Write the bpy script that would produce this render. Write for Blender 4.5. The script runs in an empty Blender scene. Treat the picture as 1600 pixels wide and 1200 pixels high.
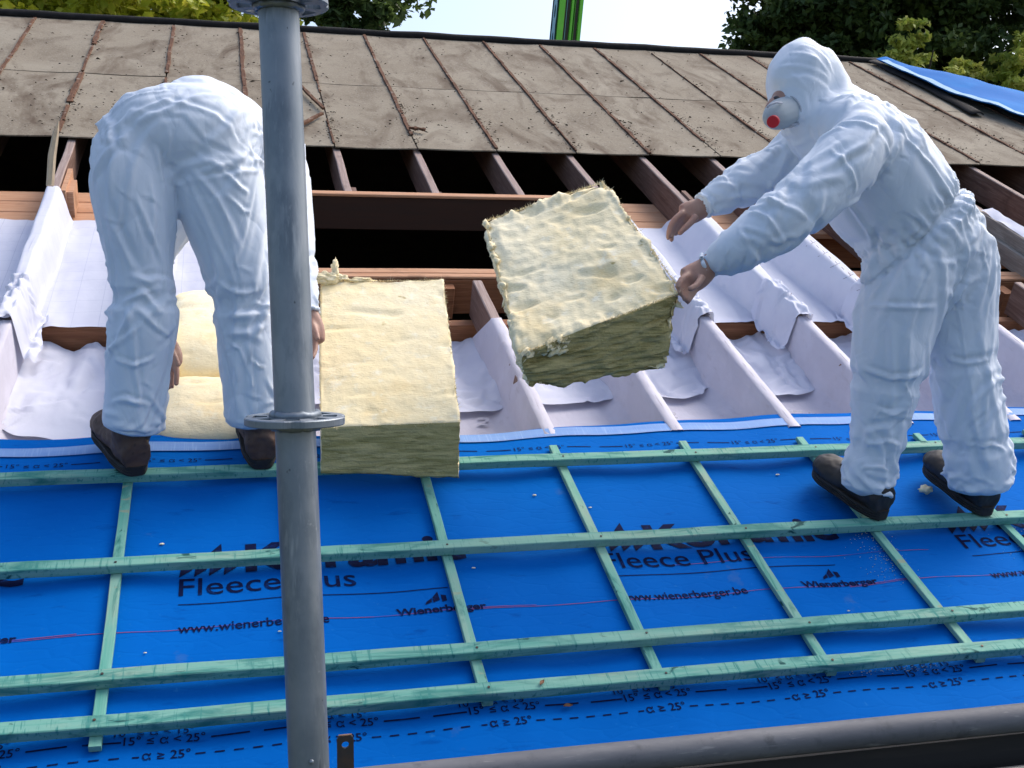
import bpy, bmesh, math, random
import numpy as np
from mathutils import Vector, Matrix, noise
random.seed(7)
rng=np.random.default_rng(7)
sc=bpy.context.scene
COL=sc.collection
rad=math.radians

# ---------------------------------------------------------------- camera, light, exposure
cam=bpy.data.objects.new('camera',bpy.data.cameras.new('camera')); COL.objects.link(cam); sc.camera=cam
cam.location=(0,0,5); cam.rotation_euler=(rad(90-4.445),0,rad(-13.845))
cam.data.sensor_width=36; cam.data.lens=40.0; cam.data.clip_start=.05; cam.data.clip_end=2000
SUN_EL,SUN_AZ=rad(50),rad(68)          # azimuth measured from +Y (behind the ridge) towards +X
world=bpy.data.worlds.new('World'); sc.world=world; world.use_nodes=True
nt=world.node_tree; bg=nt.nodes['Background']
sky=nt.nodes.new('ShaderNodeTexSky'); sky.sky_type='NISHITA'; sky.sun_disc=False
sky.sun_elevation=SUN_EL; sky.sun_rotation=SUN_AZ; sky.air_density=1.0; sky.dust_density=4.5; sky.ozone_density=2.0
nt.links.new(sky.outputs[0],bg.inputs[0]); bg.inputs[1].default_value=.15
sun=bpy.data.objects.new('sun',bpy.data.lights.new('sun','SUN')); COL.objects.link(sun)
sun.data.energy=1.0; sun.data.angle=rad(42); sun.data.color=(1,.95,.88)
sd=Vector((math.sin(SUN_AZ)*math.cos(SUN_EL),math.cos(SUN_AZ)*math.cos(SUN_EL),math.sin(SUN_EL)))
sun.rotation_euler=sd.to_track_quat('Z','Y').to_euler(); sun.location=(0,20,30)
sc.view_settings.view_transform='Standard'; sc.view_settings.look='None'; sc.view_settings.gamma=1
sc.view_settings.use_curve_mapping=False; sc.view_settings.exposure=0.80

# ---------------------------------------------------------------- roof frame of reference
AL=rad(24.775); CA,SA=math.cos(AL),math.sin(AL)
def W(u,v,w):
    """roof coordinates (along the ridge, up the slope, off the rafter tops) -> world"""
    w-=1.90
    return Vector((u, v*CA-w*SA, 5+v*SA+w*CA))

# ---------------------------------------------------------------- object helpers
def wloc(o):
    p=Vector((0,0,0))
    while o is not None: p+=o.location; o=o.parent
    return p
def thing(name,label,cat,loc,group=None):
    o=bpy.data.objects.new(name,None); COL.objects.link(o); o.location=loc; o.empty_display_size=.05
    o['label']=label; o['category']=cat
    if group: o['group']=group
    return o
def mesh(name,V,F,m,parent=None,smooth=False,loc=None,label=None,cat=None,group=None,kind=None,mats=None,fm=None,uv=None):
    base=wloc(parent) if parent is not None else Vector(loc if loc is not None else (0,0,0))
    me=bpy.data.meshes.new(name)
    if isinstance(V,np.ndarray): V=(V-np.array(base)).tolist()
    else: V=[(v[0]-base[0],v[1]-base[1],v[2]-base[2]) for v in V]
    me.from_pydata(V,[],F); me.update()
    return link(name,me,m,parent,smooth,base if parent is None else None,label,cat,group,kind,mats,fm,uv)
def link(name,me,m,parent=None,smooth=False,loc=None,label=None,cat=None,group=None,kind=None,mats=None,fm=None,uv=None):
    o=bpy.data.objects.new(name,me); COL.objects.link(o)
    if parent is not None: o.parent=parent
    elif loc is not None: o.location=loc
    for x in (mats or [m]): me.materials.append(x)
    if fm is not None: me.polygons.foreach_set('material_index',fm)
    if smooth: me.polygons.foreach_set('use_smooth',[True]*len(me.polygons))
    if uv is not None:
        l=me.uv_layers.new(name='UVMap'); idx=np.empty(len(me.loops),dtype=np.int32); me.loops.foreach_get('vertex_index',idx)
        l.data.foreach_set('uv',np.asarray(uv,dtype=np.float32)[idx].ravel())
    if label: o['label']=label
    if cat: o['category']=cat
    if group: o['group']=group
    if kind: o['kind']=kind
    return o
def rebase(me,base):
    me.transform(Matrix.Translation(-Vector(base)))
    return me
def nz(x,y,z=0): return noise.noise((x,y,z))
def sstep(a,b,x):
    t=min(1,max(0,(x-a)/(b-a))); return t*t*(3-2*t)
def lerp(pts,x):
    if x<=pts[0][0]: return pts[0][1]
    for (a,p),(b,q) in zip(pts[:-1],pts[1:]):
        if x<=b: return p+(q-p)*(x-a)/(b-a)
    return pts[-1][1]

# ---------------------------------------------------------------- materials
def mat(name,col,rough=.6,layers=(),bump=(),metal=0.,spec=.5,roof=True,trans=0.,sheen=0.,sss=0.,coords='Object',fixed=False):
    """layers: (scale(x,y,z), detail, lo, hi, colour, distortion); bump: (scale, strength, distance, detail[, ridged])"""
    m=bpy.data.materials.new(name); m.use_nodes=True; t=m.node_tree; N=t.nodes; L=t.links
    b=N['Principled BSDF']; b.inputs['Roughness'].default_value=rough; b.inputs['Metallic'].default_value=metal
    b.inputs['Specular IOR Level'].default_value=spec
    if sheen: b.inputs['Sheen Weight'].default_value=sheen
    if sss:
        b.inputs['Subsurface Weight'].default_value=sss; b.inputs['Subsurface Radius'].default_value=(.012,.008,.006); b.inputs['Subsurface Scale'].default_value=1
    tc=N.new('ShaderNodeTexCoord'); mp=N.new('ShaderNodeMapping'); L.new(tc.outputs[coords],mp.inputs[0])
    if roof and coords=='Object': mp.inputs['Rotation'].default_value=(-AL,0,0)
    if coords=='Object':
        oi=N.new('ShaderNodeObjectInfo'); om=N.new('ShaderNodeVectorMath'); om.operation='SCALE'; om.inputs[0].default_value=(31,17,23); L.new(oi.outputs['Random'],om.inputs['Scale'])
        oa=N.new('ShaderNodeVectorMath'); oa.operation='ADD'; L.new(mp.outputs[0],oa.inputs[0]); L.new(om.outputs[0],oa.inputs[1])
        class _o: outputs=oa.outputs
        if not fixed: mp=_o
    cur=N.new('ShaderNodeRGB'); cur.outputs[0].default_value=(*col,1); cur=cur.outputs[0]
    for ly in layers:
        scl,det,lo,hi,c=ly[:5]; dist=ly[5] if len(ly)>5 else 0
        s=N.new('ShaderNodeVectorMath'); s.operation='MULTIPLY'; L.new(mp.outputs[0],s.inputs[0]); s.inputs[1].default_value=scl if isinstance(scl,tuple) else (scl,)*3
        n=N.new('ShaderNodeTexNoise'); n.inputs['Scale'].default_value=1; n.inputs['Detail'].default_value=det; n.inputs['Roughness'].default_value=.62; n.inputs['Distortion'].default_value=dist
        L.new(s.outputs[0],n.inputs['Vector'])
        r=N.new('ShaderNodeMapRange'); r.inputs[1].default_value=lo; r.inputs[2].default_value=hi; L.new(n.outputs[0],r.inputs[0])
        x=N.new('ShaderNodeMix'); x.data_type='RGBA'; L.new(r.outputs[0],x.inputs[0]); L.new(cur,x.inputs[6]); x.inputs[7].default_value=(*c,1)
        cur=x.outputs[2]
    L.new(cur,b.inputs['Base Color'])
    prev=None
    for bp in bump:
        scl,st,dist,det=bp[:4]
        s=N.new('ShaderNodeVectorMath'); s.operation='MULTIPLY'; L.new(mp.outputs[0],s.inputs[0]); s.inputs[1].default_value=scl if isinstance(scl,tuple) else (scl,)*3
        if len(bp)>4 and bp[4]=='crease':
            n=N.new('ShaderNodeTexVoronoi'); n.feature='DISTANCE_TO_EDGE'; n.inputs['Scale'].default_value=1
            w=N.new('ShaderNodeTexNoise'); w.inputs['Scale'].default_value=.8; L.new(s.outputs[0],w.inputs['Vector'])
            a=N.new('ShaderNodeMixRGB'); a.inputs[0].default_value=.35; L.new(s.outputs[0],a.inputs[1]); L.new(w.outputs['Color'],a.inputs[2])
            L.new(a.outputs[0],n.inputs['Vector'])
            k=N.new('ShaderNodeMapRange'); k.inputs[1].default_value=0; k.inputs[2].default_value=.12; L.new(n.outputs['Distance'],k.inputs[0]); hgt=k.outputs[0]
        else:
            n=N.new('ShaderNodeTexNoise'); n.inputs['Scale'].default_value=1; n.inputs['Detail'].default_value=det; L.new(s.outputs[0],n.inputs['Vector']); hgt=n.outputs[0]
        q=N.new('ShaderNodeBump'); q.inputs['Strength'].default_value=st; q.inputs['Distance'].default_value=dist; L.new(hgt,q.inputs['Height'])
        if prev is not None: L.new(prev,q.inputs['Normal'])
        prev=q.outputs[0]
    if prev is not None: L.new(prev,b.inputs['Normal'])
    if trans:
        o=N['Material Output']; tr=N.new('ShaderNodeBsdfTranslucent'); L.new(cur,tr.inputs[0]); x=N.new('ShaderNodeMixShader'); x.inputs[0].default_value=trans
        if prev is not None: L.new(prev,tr.inputs['Normal'])
        L.new(b.outputs[0],x.inputs[1]); L.new(tr.outputs[0],x.inputs[2]); L.new(x.outputs[0],o.inputs[0])
    return m

M={}
M['blue']=mat('blue underlay film',(.0002,.112,.445),.8,[(2.5,3,.45,.75,(.0004,.128,.495)),((60,60,60),4,.66,.76,(.012,.155,.48)),(6,5,.66,.80,(.05,.14,.37)),((9,30,30),4,.62,.72,(.0003,.085,.36))],
   bump=[((3,9,9),.10,.012,3),((18,40,40),.14,.003,4,'crease'),(45,.05,.003,3)],spec=.03)
M['tape']=mat('pale adhesive strip',(.19,.33,.62),.6,[((3,30,30),3,.45,.7,(.14,.28,.60)),((200,8,8),2,.55,.7,(.25,.39,.66))],bump=[((6,40,40),.3,.003,3)],spec=.12)
M['print']=mat('dark print ink',(.004,.009,.045),.8,[(40,4,.54,.70,(.002,.03,.14))],spec=.05)
M['redline']=mat('red chalk line',(.20,.03,.11),.8,[((9,60,60),4,.45,.6,(.04,.06,.36))])
M['batten_u']=mat('green treated batten',(.18,.40,.325),.78,[((2.2,5,5),4,.50,.72,(.30,.37,.28)),((3,70,70),4,.45,.7,(.10,.34,.27)),((4,20,20),5,.50,.68,(.03,.19,.165),1.2),((120,10,60),3,.56,.66,(.05,.23,.20)),((9,22,22),4,.63,.68,(.012,.085,.08),.8),((1.3,8,8),2,.55,.8,(.30,.48,.37))],
   bump=[((6,160,160),.35,.002,4),(90,.2,.001,3)],spec=.25)
M['batten_v']=mat('green treated counter batten',(.18,.41,.33),.78,[((5,2.2,5),4,.50,.72,(.32,.38,.29)),((70,3,70),4,.45,.7,(.11,.36,.28)),((26,5,26),5,.52,.70,(.03,.19,.16),1.2),((30,12,30),4,.64,.69,(.012,.09,.08),.8),((14,30,60),2,.64,.70,(.28,.34,.24)),((8,1.3,8),2,.55,.8,(.30,.50,.37))],
   bump=[((160,6,160),.35,.002,4)],spec=.25)
def wood(n,c1,c2,c3,ax,rough=.75):
    a={'u':(2.5,45,45),'v':(45,2.5,45)}[ax]; g={'u':(8,180,180),'v':(180,8,180)}[ax]
    return mat(n,c1,rough,[(a,5,.4,.68,c2,.6),(g,3,.5,.72,c3),(5,4,.6,.75,tuple(x*.55 for x in c1))],bump=[(g,.35,.002,3)],spec=.25)
M['rafter']=wood('old brown rafter',(.19,.115,.088),(.12,.068,.052),(.25,.165,.135),'v')
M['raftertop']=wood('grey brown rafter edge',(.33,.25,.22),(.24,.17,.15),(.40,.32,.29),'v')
M['purlin']=wood('red brown purlin',(.27,.115,.055),(.19,.075,.036),(.33,.16,.08),'u')
M['plank']=wood('pale orange plank',(.52,.29,.17),(.44,.22,.12),(.57,.36,.24),'u')
M['greyplank']=wood('grey weathered plank',(.33,.29,.25),(.25,.21,.18),(.42,.38,.33),'v')
M['shadetrim']=mat('shade-dark trimmer board',(.040,.018,.011),.9,[((3,40,40),4,.45,.7,(.03,.017,.012))])  # attic darkness under the edge is put into the board colour
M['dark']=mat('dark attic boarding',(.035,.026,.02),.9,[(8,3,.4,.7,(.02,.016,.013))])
M['sheet']=mat('weathered fibre cement',(.235,.20,.15),.9,[(1.6,5,.42,.66,(.30,.265,.205)),((5,2.4,5),5,.50,.70,(.165,.135,.10),.6),((26,60,26),4,.63,.71,(.16,.135,.11)),((20,34,20),3,.685,.72,(.035,.032,.026),.6),((90,90,90),2,.55,.75,(.34,.31,.26)),((3,1.2,3),5,.50,.70,(.115,.085,.06),1.2),((44,70,44),3,.655,.70,(.06,.05,.04),.5)],
   bump=[(50,.35,.003,4),(220,.3,.001,2)],spec=.15)
M['lathold']=mat('rotten brown lath',(.165,.09,.058),.9,[((60,6,60),5,.4,.65,(.085,.045,.030)),(22,3,.58,.68,(.26,.21,.17))],bump=[((80,14,80),.6,.006,4)],spec=.1)
M['crumb']=mat('moss and dirt crumbs',(.06,.042,.03),.95,[(30,2,.4,.6,(.03,.026,.018))],spec=.1)
M['felt']=mat('black roofing felt',(.012,.012,.013),.8,[(14,4,.5,.7,(.022,.021,.021))],bump=[(30,.5,.006,4)],spec=.2)
M['tarp']=mat('bright blue tarpaulin',(.004,.14,.46),.75,[((3,3,3),4,.45,.7,(.006,.18,.52))],bump=[((4,2,4),.3,.02,4),(60,.2,.003,2)],spec=.08)
M['tarpedge']=mat('pale tarpaulin hem',(.22,.42,.62),.7,bump=[(20,.3,.004,3)])
M['wool']=mat('pale yellow glass wool',(.94,.80,.50),.95,[(2.6,5,.40,.66,(.95,.86,.62)),(5,4,.54,.74,(.90,.72,.40)),((24,24,24),5,.56,.74,(.95,.89,.70)),((10,26,26),4,.69,.76,(.52,.40,.16)),(90,3,.62,.82,(.68,.56,.30))],  # brown streak layer paints the shadows of pits and torn layers
   bump=[(22,.40,.008,6),(70,.40,.003,6),((60,240,240),.6,.002,4)],spec=0.)
M['woolcut_shaded']=mat('shaded cut edge of glass wool',(.56,.46,.22),.97,[((4,50,50),5,.42,.66,(.33,.28,.11),.8),((9,90,90),4,.55,.72,(.24,.21,.085)),((14,60,60),4,.62,.74,(.66,.55,.26)),(6,4,.6,.75,(.29,.27,.12))],  # front-face shade put into the darker tone, along with denser laminations
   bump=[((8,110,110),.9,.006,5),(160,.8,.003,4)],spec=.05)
M['steel']=mat('galvanised steel',(.20,.235,.27),.48,[(9,4,.42,.66,(.27,.30,.335)),((26,26,9),5,.50,.70,(.14,.17,.205)),((120,120,30),3,.58,.7,(.25,.28,.31)),((70,70,50),2,.72,.76,(.05,.06,.07)),(3,3,.5,.8,(.12,.145,.175)),((50,50,5),4,.60,.72,(.34,.37,.40)),((16,16,16),5,.66,.72,(.40,.42,.44)),((30,30,4),4,.66,.74,(.07,.08,.095))],
   bump=[((70,70,24),.25,.002,4),(400,.15,.0006,2)],metal=.55,roof=False)
M['tubesteel']=mat('dull dark galvanised tube',(.10,.105,.12),.66,[((3,14,14),5,.45,.68,(.15,.155,.17)),((30,30,30),4,.55,.7,(.075,.08,.09)),((14,90,90),3,.62,.7,(.19,.195,.205))],bump=[((40,70,70),.35,.002,4)],metal=.2,roof=False,spec=.3)
M['darksteel']=mat('dark weathered steel',(.055,.05,.05),.6,[(20,4,.5,.68,(.10,.06,.04)),(60,3,.6,.72,(.03,.03,.032))],bump=[(60,.3,.002,3)],metal=.5,roof=False)
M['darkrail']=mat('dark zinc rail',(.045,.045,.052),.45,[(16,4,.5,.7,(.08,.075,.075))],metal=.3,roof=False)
M['board']=mat('shade-black toe board',(.018,.016,.015),.8,[((3,40,40),4,.5,.7,(.03,.025,.022))],roof=False)  # shade under the tube is put into the near-black colour
M['rust']=mat('rusty edge',(.16,.09,.055),.8,[(40,4,.45,.65,(.08,.045,.03))],roof=False)
M['suit']=mat('white spunbond coverall',(.75,.82,.91),.6,[(3,3,.45,.75,(.71,.78,.88))],bump=[((13,13,8),.30,.005,4,'crease'),((34,34,24),.12,.002,4,'crease'),((600,600,600),.10,.0006,2)],spec=.35,roof=False,trans=.10,coords='Object')
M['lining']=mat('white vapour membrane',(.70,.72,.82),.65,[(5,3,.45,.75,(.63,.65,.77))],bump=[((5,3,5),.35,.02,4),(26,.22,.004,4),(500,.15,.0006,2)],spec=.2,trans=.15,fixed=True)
M['lininglow_shaded']=mat('shaded white vapour membrane over timber',(.56,.545,.63),.65,[(4,4,.42,.70,(.64,.63,.72)),((22,9,22),4,.60,.84,(.46,.435,.50))],bump=[((14,5,14),.5,.012,4),(40,.25,.004,3)],spec=.25,trans=.12)  # lower-bay shade is put into this duller lilac copy of the membrane
M['greyprint']=mat('faint grey print',(.36,.35,.42),.6,[(30,3,.4,.6,(.46,.45,.51))])
M['blackprint']=mat('black grid print',(.04,.045,.08),.6)
M['skin']=mat('skin',(.40,.225,.165),.5,[(30,4,.45,.7,(.33,.165,.125)),(9,3,.5,.7,(.45,.27,.20))],bump=[(120,.3,.0012,4)],roof=False,sss=.1)
M['boot']=mat('brown leather boot',(.085,.048,.036),.6,[(14,4,.45,.7,(.12,.075,.058)),(50,3,.6,.72,(.035,.022,.018))],bump=[(30,.3,.004,4),(200,.25,.001,2)],roof=False,spec=.35)
M['bootdark']=mat('black work boot',(.016,.014,.014),.6,[(14,4,.45,.7,(.03,.024,.022))],bump=[(30,.3,.004,4)],roof=False)
M['sole']=mat('black rubber sole',(.014,.012,.012),.75,[(20,3,.5,.7,(.03,.026,.024))],bump=[((30,30,160),.5,.003,2)],roof=False)
M['lace']=mat('dark boot lace',(.03,.02,.016),.8,roof=False)
M['mask']=mat('pale grey respirator',(.38,.42,.44),.8,[(20,3,.45,.7,(.39,.43,.45))],bump=[(300,.2,.001,2)],roof=False)
M['valve']=mat('red respirator valve',(.50,.008,.02),.55,roof=False)
M['strap']=mat('grey elastic',(.45,.47,.52),.7,roof=False)
M['eye']=mat('dark eye',(.03,.02,.02),.2,roof=False)
M['lift_green']=mat('green lift rail',(.17,.62,.03),.45,[(5,3,.5,.7,(.21,.68,.04))],roof=False)
M['lift_brown']=mat('brown lift cable tray',(.10,.075,.05),.7,[((30,30,3),3,.45,.65,(.05,.04,.03))],roof=False)
M['lift_blue']=mat('pale blue lift lattice',(.30,.52,.60),.5,roof=False)
M['lift_dark']=mat('dark lift slot',(.012,.05,.045),.6,roof=False)
def leafmat(n,c,c2,c3):
    m=mat(n,c,.5,[(1.3,3,.42,.62,c2),(5,2,.5,.7,c3)],roof=False,trans=.4,spec=.3)
    return m
M['leaf_a_sunlit']=leafmat('sun-brightened yellow green foliage',(.50,.52,.05),(.30,.38,.04),(.58,.52,.08))  # direct sunlight is put into the raised leaf colour
M['leaf_b']=leafmat('dark green foliage',(.07,.115,.035),(.13,.18,.045),(.04,.075,.022))
M['leaf_c_sunlit']=leafmat('sun-brightened fresh green foliage',(.50,.54,.11),(.32,.40,.07),(.58,.54,.14))  # sapling leaves coloured brighter to stand in for full sun
M['bark']=mat('bark',(.06,.045,.032),.9,[((20,20,4),4,.4,.6,(.03,.022,.016))],bump=[((30,30,6),.6,.02,4)],roof=False)
M['palebark']=mat('pale branch bark',(.24,.20,.12),.8,[((20,20,4),4,.4,.6,(.16,.13,.08))],roof=False)
M['ground']=mat('garden soil and grass',(.05,.07,.025),.95,[(.4,5,.45,.6,(.09,.07,.045)),(6,4,.5,.7,(.03,.05,.015))],roof=False)
M['brick']=mat('brown brick wall',(.25,.13,.09),.9,[(4,4,.45,.65,(.19,.10,.07))],roof=False)
M['splinter']=mat('fresh split wood',(.45,.36,.24),.8,[((60,60,8),4,.45,.65,(.30,.22,.15))],roof=False)
M['dryleaf']=mat('dry brown leaf',(.17,.075,.03),.7,[(60,3,.45,.65,(.10,.04,.02))],roof=False)

# ---------------------------------------------------------------- geometry builders
def rbeam(axis,lo,hi,a0,a1,b0,b1,ch=.003,seg=None,jit=.0015,bow=0.,seed=0.):
    """chamfered timber in roof coordinates; axis 'u': a=v, b=w; 'v': a=u, b=w; 'w': a=u, b=v"""
    seg=seg or max(1,int((hi-lo)/.12))
    prof=[(a0+ch,b0),(a1-ch,b0),(a1,b0+ch),(a1,b1-ch),(a1-ch,b1),(a0+ch,b1),(a0,b1-ch),(a0,b0+ch)]
    V=[];F=[]
    for i in range(seg+1):
        t=lo+(hi-lo)*i/seg
        da=jit*2*nz(t*3,seed,1)+bow*math.sin(math.pi*i/seg); db=jit*nz(t*3,seed,7)
        for k,(a,b) in enumerate(prof):
            a_=a+da+jit*.6*nz(t*9,seed+k,3); b_=b+db+jit*.4*nz(t*9,seed+k,5)
            V.append(W(t,a_,b_) if axis=='u' else W(a_,t,b_) if axis=='v' else W(a_,b_,t))
    for i in range(seg):
        for k in range(8):
            k2=(k+1)%8; F.append((i*8+k,i*8+k2,i*8+8+k2,i*8+8+k))
    F.append(tuple(range(7,-1,-1))); F.append(tuple(seg*8+k for k in range(8)))
    if axis in 'uw': F=[tuple(reversed(f)) for f in F] if axis=='w' else F
    return V,F
def grid(nu,nv,fn):
    V=[fn(i/(nu-1),j/(nv-1)) for j in range(nv) for i in range(nu)]
    F=[(j*nu+i,j*nu+i+1,j*nu+nu+i+1,j*nu+nu+i) for j in range(nv-1) for i in range(nu-1)]
    return V,F
def tube(pts,r,seg=16,cap=True,rfn=None):
    V=[];F=[]; pts=[Vector(p) for p in pts]; n=len(pts)
    for i,p in enumerate(pts):
        t=(pts[min(i+1,n-1)]-pts[max(i-1,0)]).normalized()
        a=t.cross(Vector((.31,.2,.93)) if abs(t.z)<.9 else Vector((0,1,0))).normalized(); b=t.cross(a)
        for k in range(seg):
            an=2*math.pi*k/seg; rr=(r[i] if isinstance(r,(list,tuple)) else r)*(rfn(i,k) if rfn else 1)
            V.append(p+(a*math.cos(an)+b*math.sin(an))*rr)
    for i in range(n-1):
        for k in range(seg):
            k2=(k+1)%seg; F.append((i*seg+k,i*seg+k2,i*seg+seg+k2,i*seg+seg+k))
    if cap: F.append(tuple(range(seg-1,-1,-1))); F.append(tuple((n-1)*seg+k for k in range(seg)))
    return V,F
def join(*parts):
    V=[];F=[]
    for v,f in parts:
        o=len(V); V+=list(v); F+=[tuple(i+o for i in t) for t in f]
    return V,F
def solidify(V,F,dirv,th):
    """closed sheet of thickness th"""
    n=len(V); V2=list(V)+[Vector(v)-Vector(dirv)*th for v in V]
    from collections import Counter
    ed=Counter(); dire={}
    for f in F:
        for a,b in zip(f,f[1:]+f[:1]): ed[frozenset((a,b))]+=1; dire[frozenset((a,b))]=(a,b)
    F2=list(F)+[tuple(i+n for i in reversed(f)) for f in F]
    for e,c in ed.items():
        if c==1: a,b=dire[e]; F2.append((b,a,a+n,b+n))
    return V2,F2
NRM=W(0,0,1)-W(0,0,0)

# ---------------------------------------------------------------- fold lines pressed into thin sheet
def fold_disp(co,no,polys):
    """height field of sharp tapering folds: polys = [(points, normal, width, height)]"""
    H=np.zeros(len(co))
    for pts,nrm,w,a in polys:
        pts=np.asarray(pts); lo=pts.min(0)-3*w; hi=pts.max(0)+3*w
        idx=np.nonzero(((co>lo)&(co<hi)).all(1))[0]
        if len(idx)==0: continue
        P=co[idx]; best=np.full(len(idx),9.); sg=np.zeros(len(idx)); tt=np.zeros(len(idx)); n=len(pts)-1
        for i in range(n):
            A=pts[i]; d=pts[i+1]-A; L2=(d*d).sum()+1e-12
            t=np.clip(((P-A)@d)/L2,0,1); r=P-(A+t[:,None]*d); r=r-(r@nrm[i])[:,None]*nrm[i]*.8
            dist=np.sqrt((r*r).sum(1)); s_=np.sign(r@np.cross(nrm[i],d))
            m=dist<best; best=np.where(m,dist,best); sg=np.where(m,s_,sg); tt=np.where(m,(i+t)/n,tt)
        face=(no[idx]@nrm[n//2])>.15
        tap=np.sin(np.pi*np.clip(tt,0,1))**.7
        ds=best*sg
        h=np.clip(1-best/w,0,None)-.5*np.clip(1-np.abs(ds-1.35*w)/w,0,None)
        H[idx]+=np.where(face,a*tap*h,0)
    return np.clip(H,-.022,.026)
def crinkle_grid(V,F,n,L,wd,a,seed):
    r=random.Random(seed*13+1); co=np.array([tuple(v) for v in V]); q=np.array(F)
    fn_=np.cross(co[q[:,2]]-co[q[:,0]],co[q[:,3]]-co[q[:,1]]); no=np.zeros_like(co)
    for k in range(4): np.add.at(no,q[:,k],fn_)
    no/=np.linalg.norm(no,axis=1)[:,None]+1e-12
    polys=[]
    for _ in range(n):
        i=r.randrange(len(co)); p=co[i]; nn=no[i]; d=np.array([r.gauss(0,1) for _ in range(3)]); d-=nn*(d@nn); d/=np.linalg.norm(d)+1e-9
        l=r.uniform(*L); s_=np.cross(nn,d)*r.uniform(-.15,.15)*l
        pts=[p+d*l*(t-.5)+s_*(4*t*(1-t)) for t in (0,.25,.5,.75,1)]
        polys.append((pts,[nn]*4,r.uniform(*wd),r.uniform(*a)*r.choice((1,1,-1))))
    return co+no*fold_disp(co,no,polys)[:,None]

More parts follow.
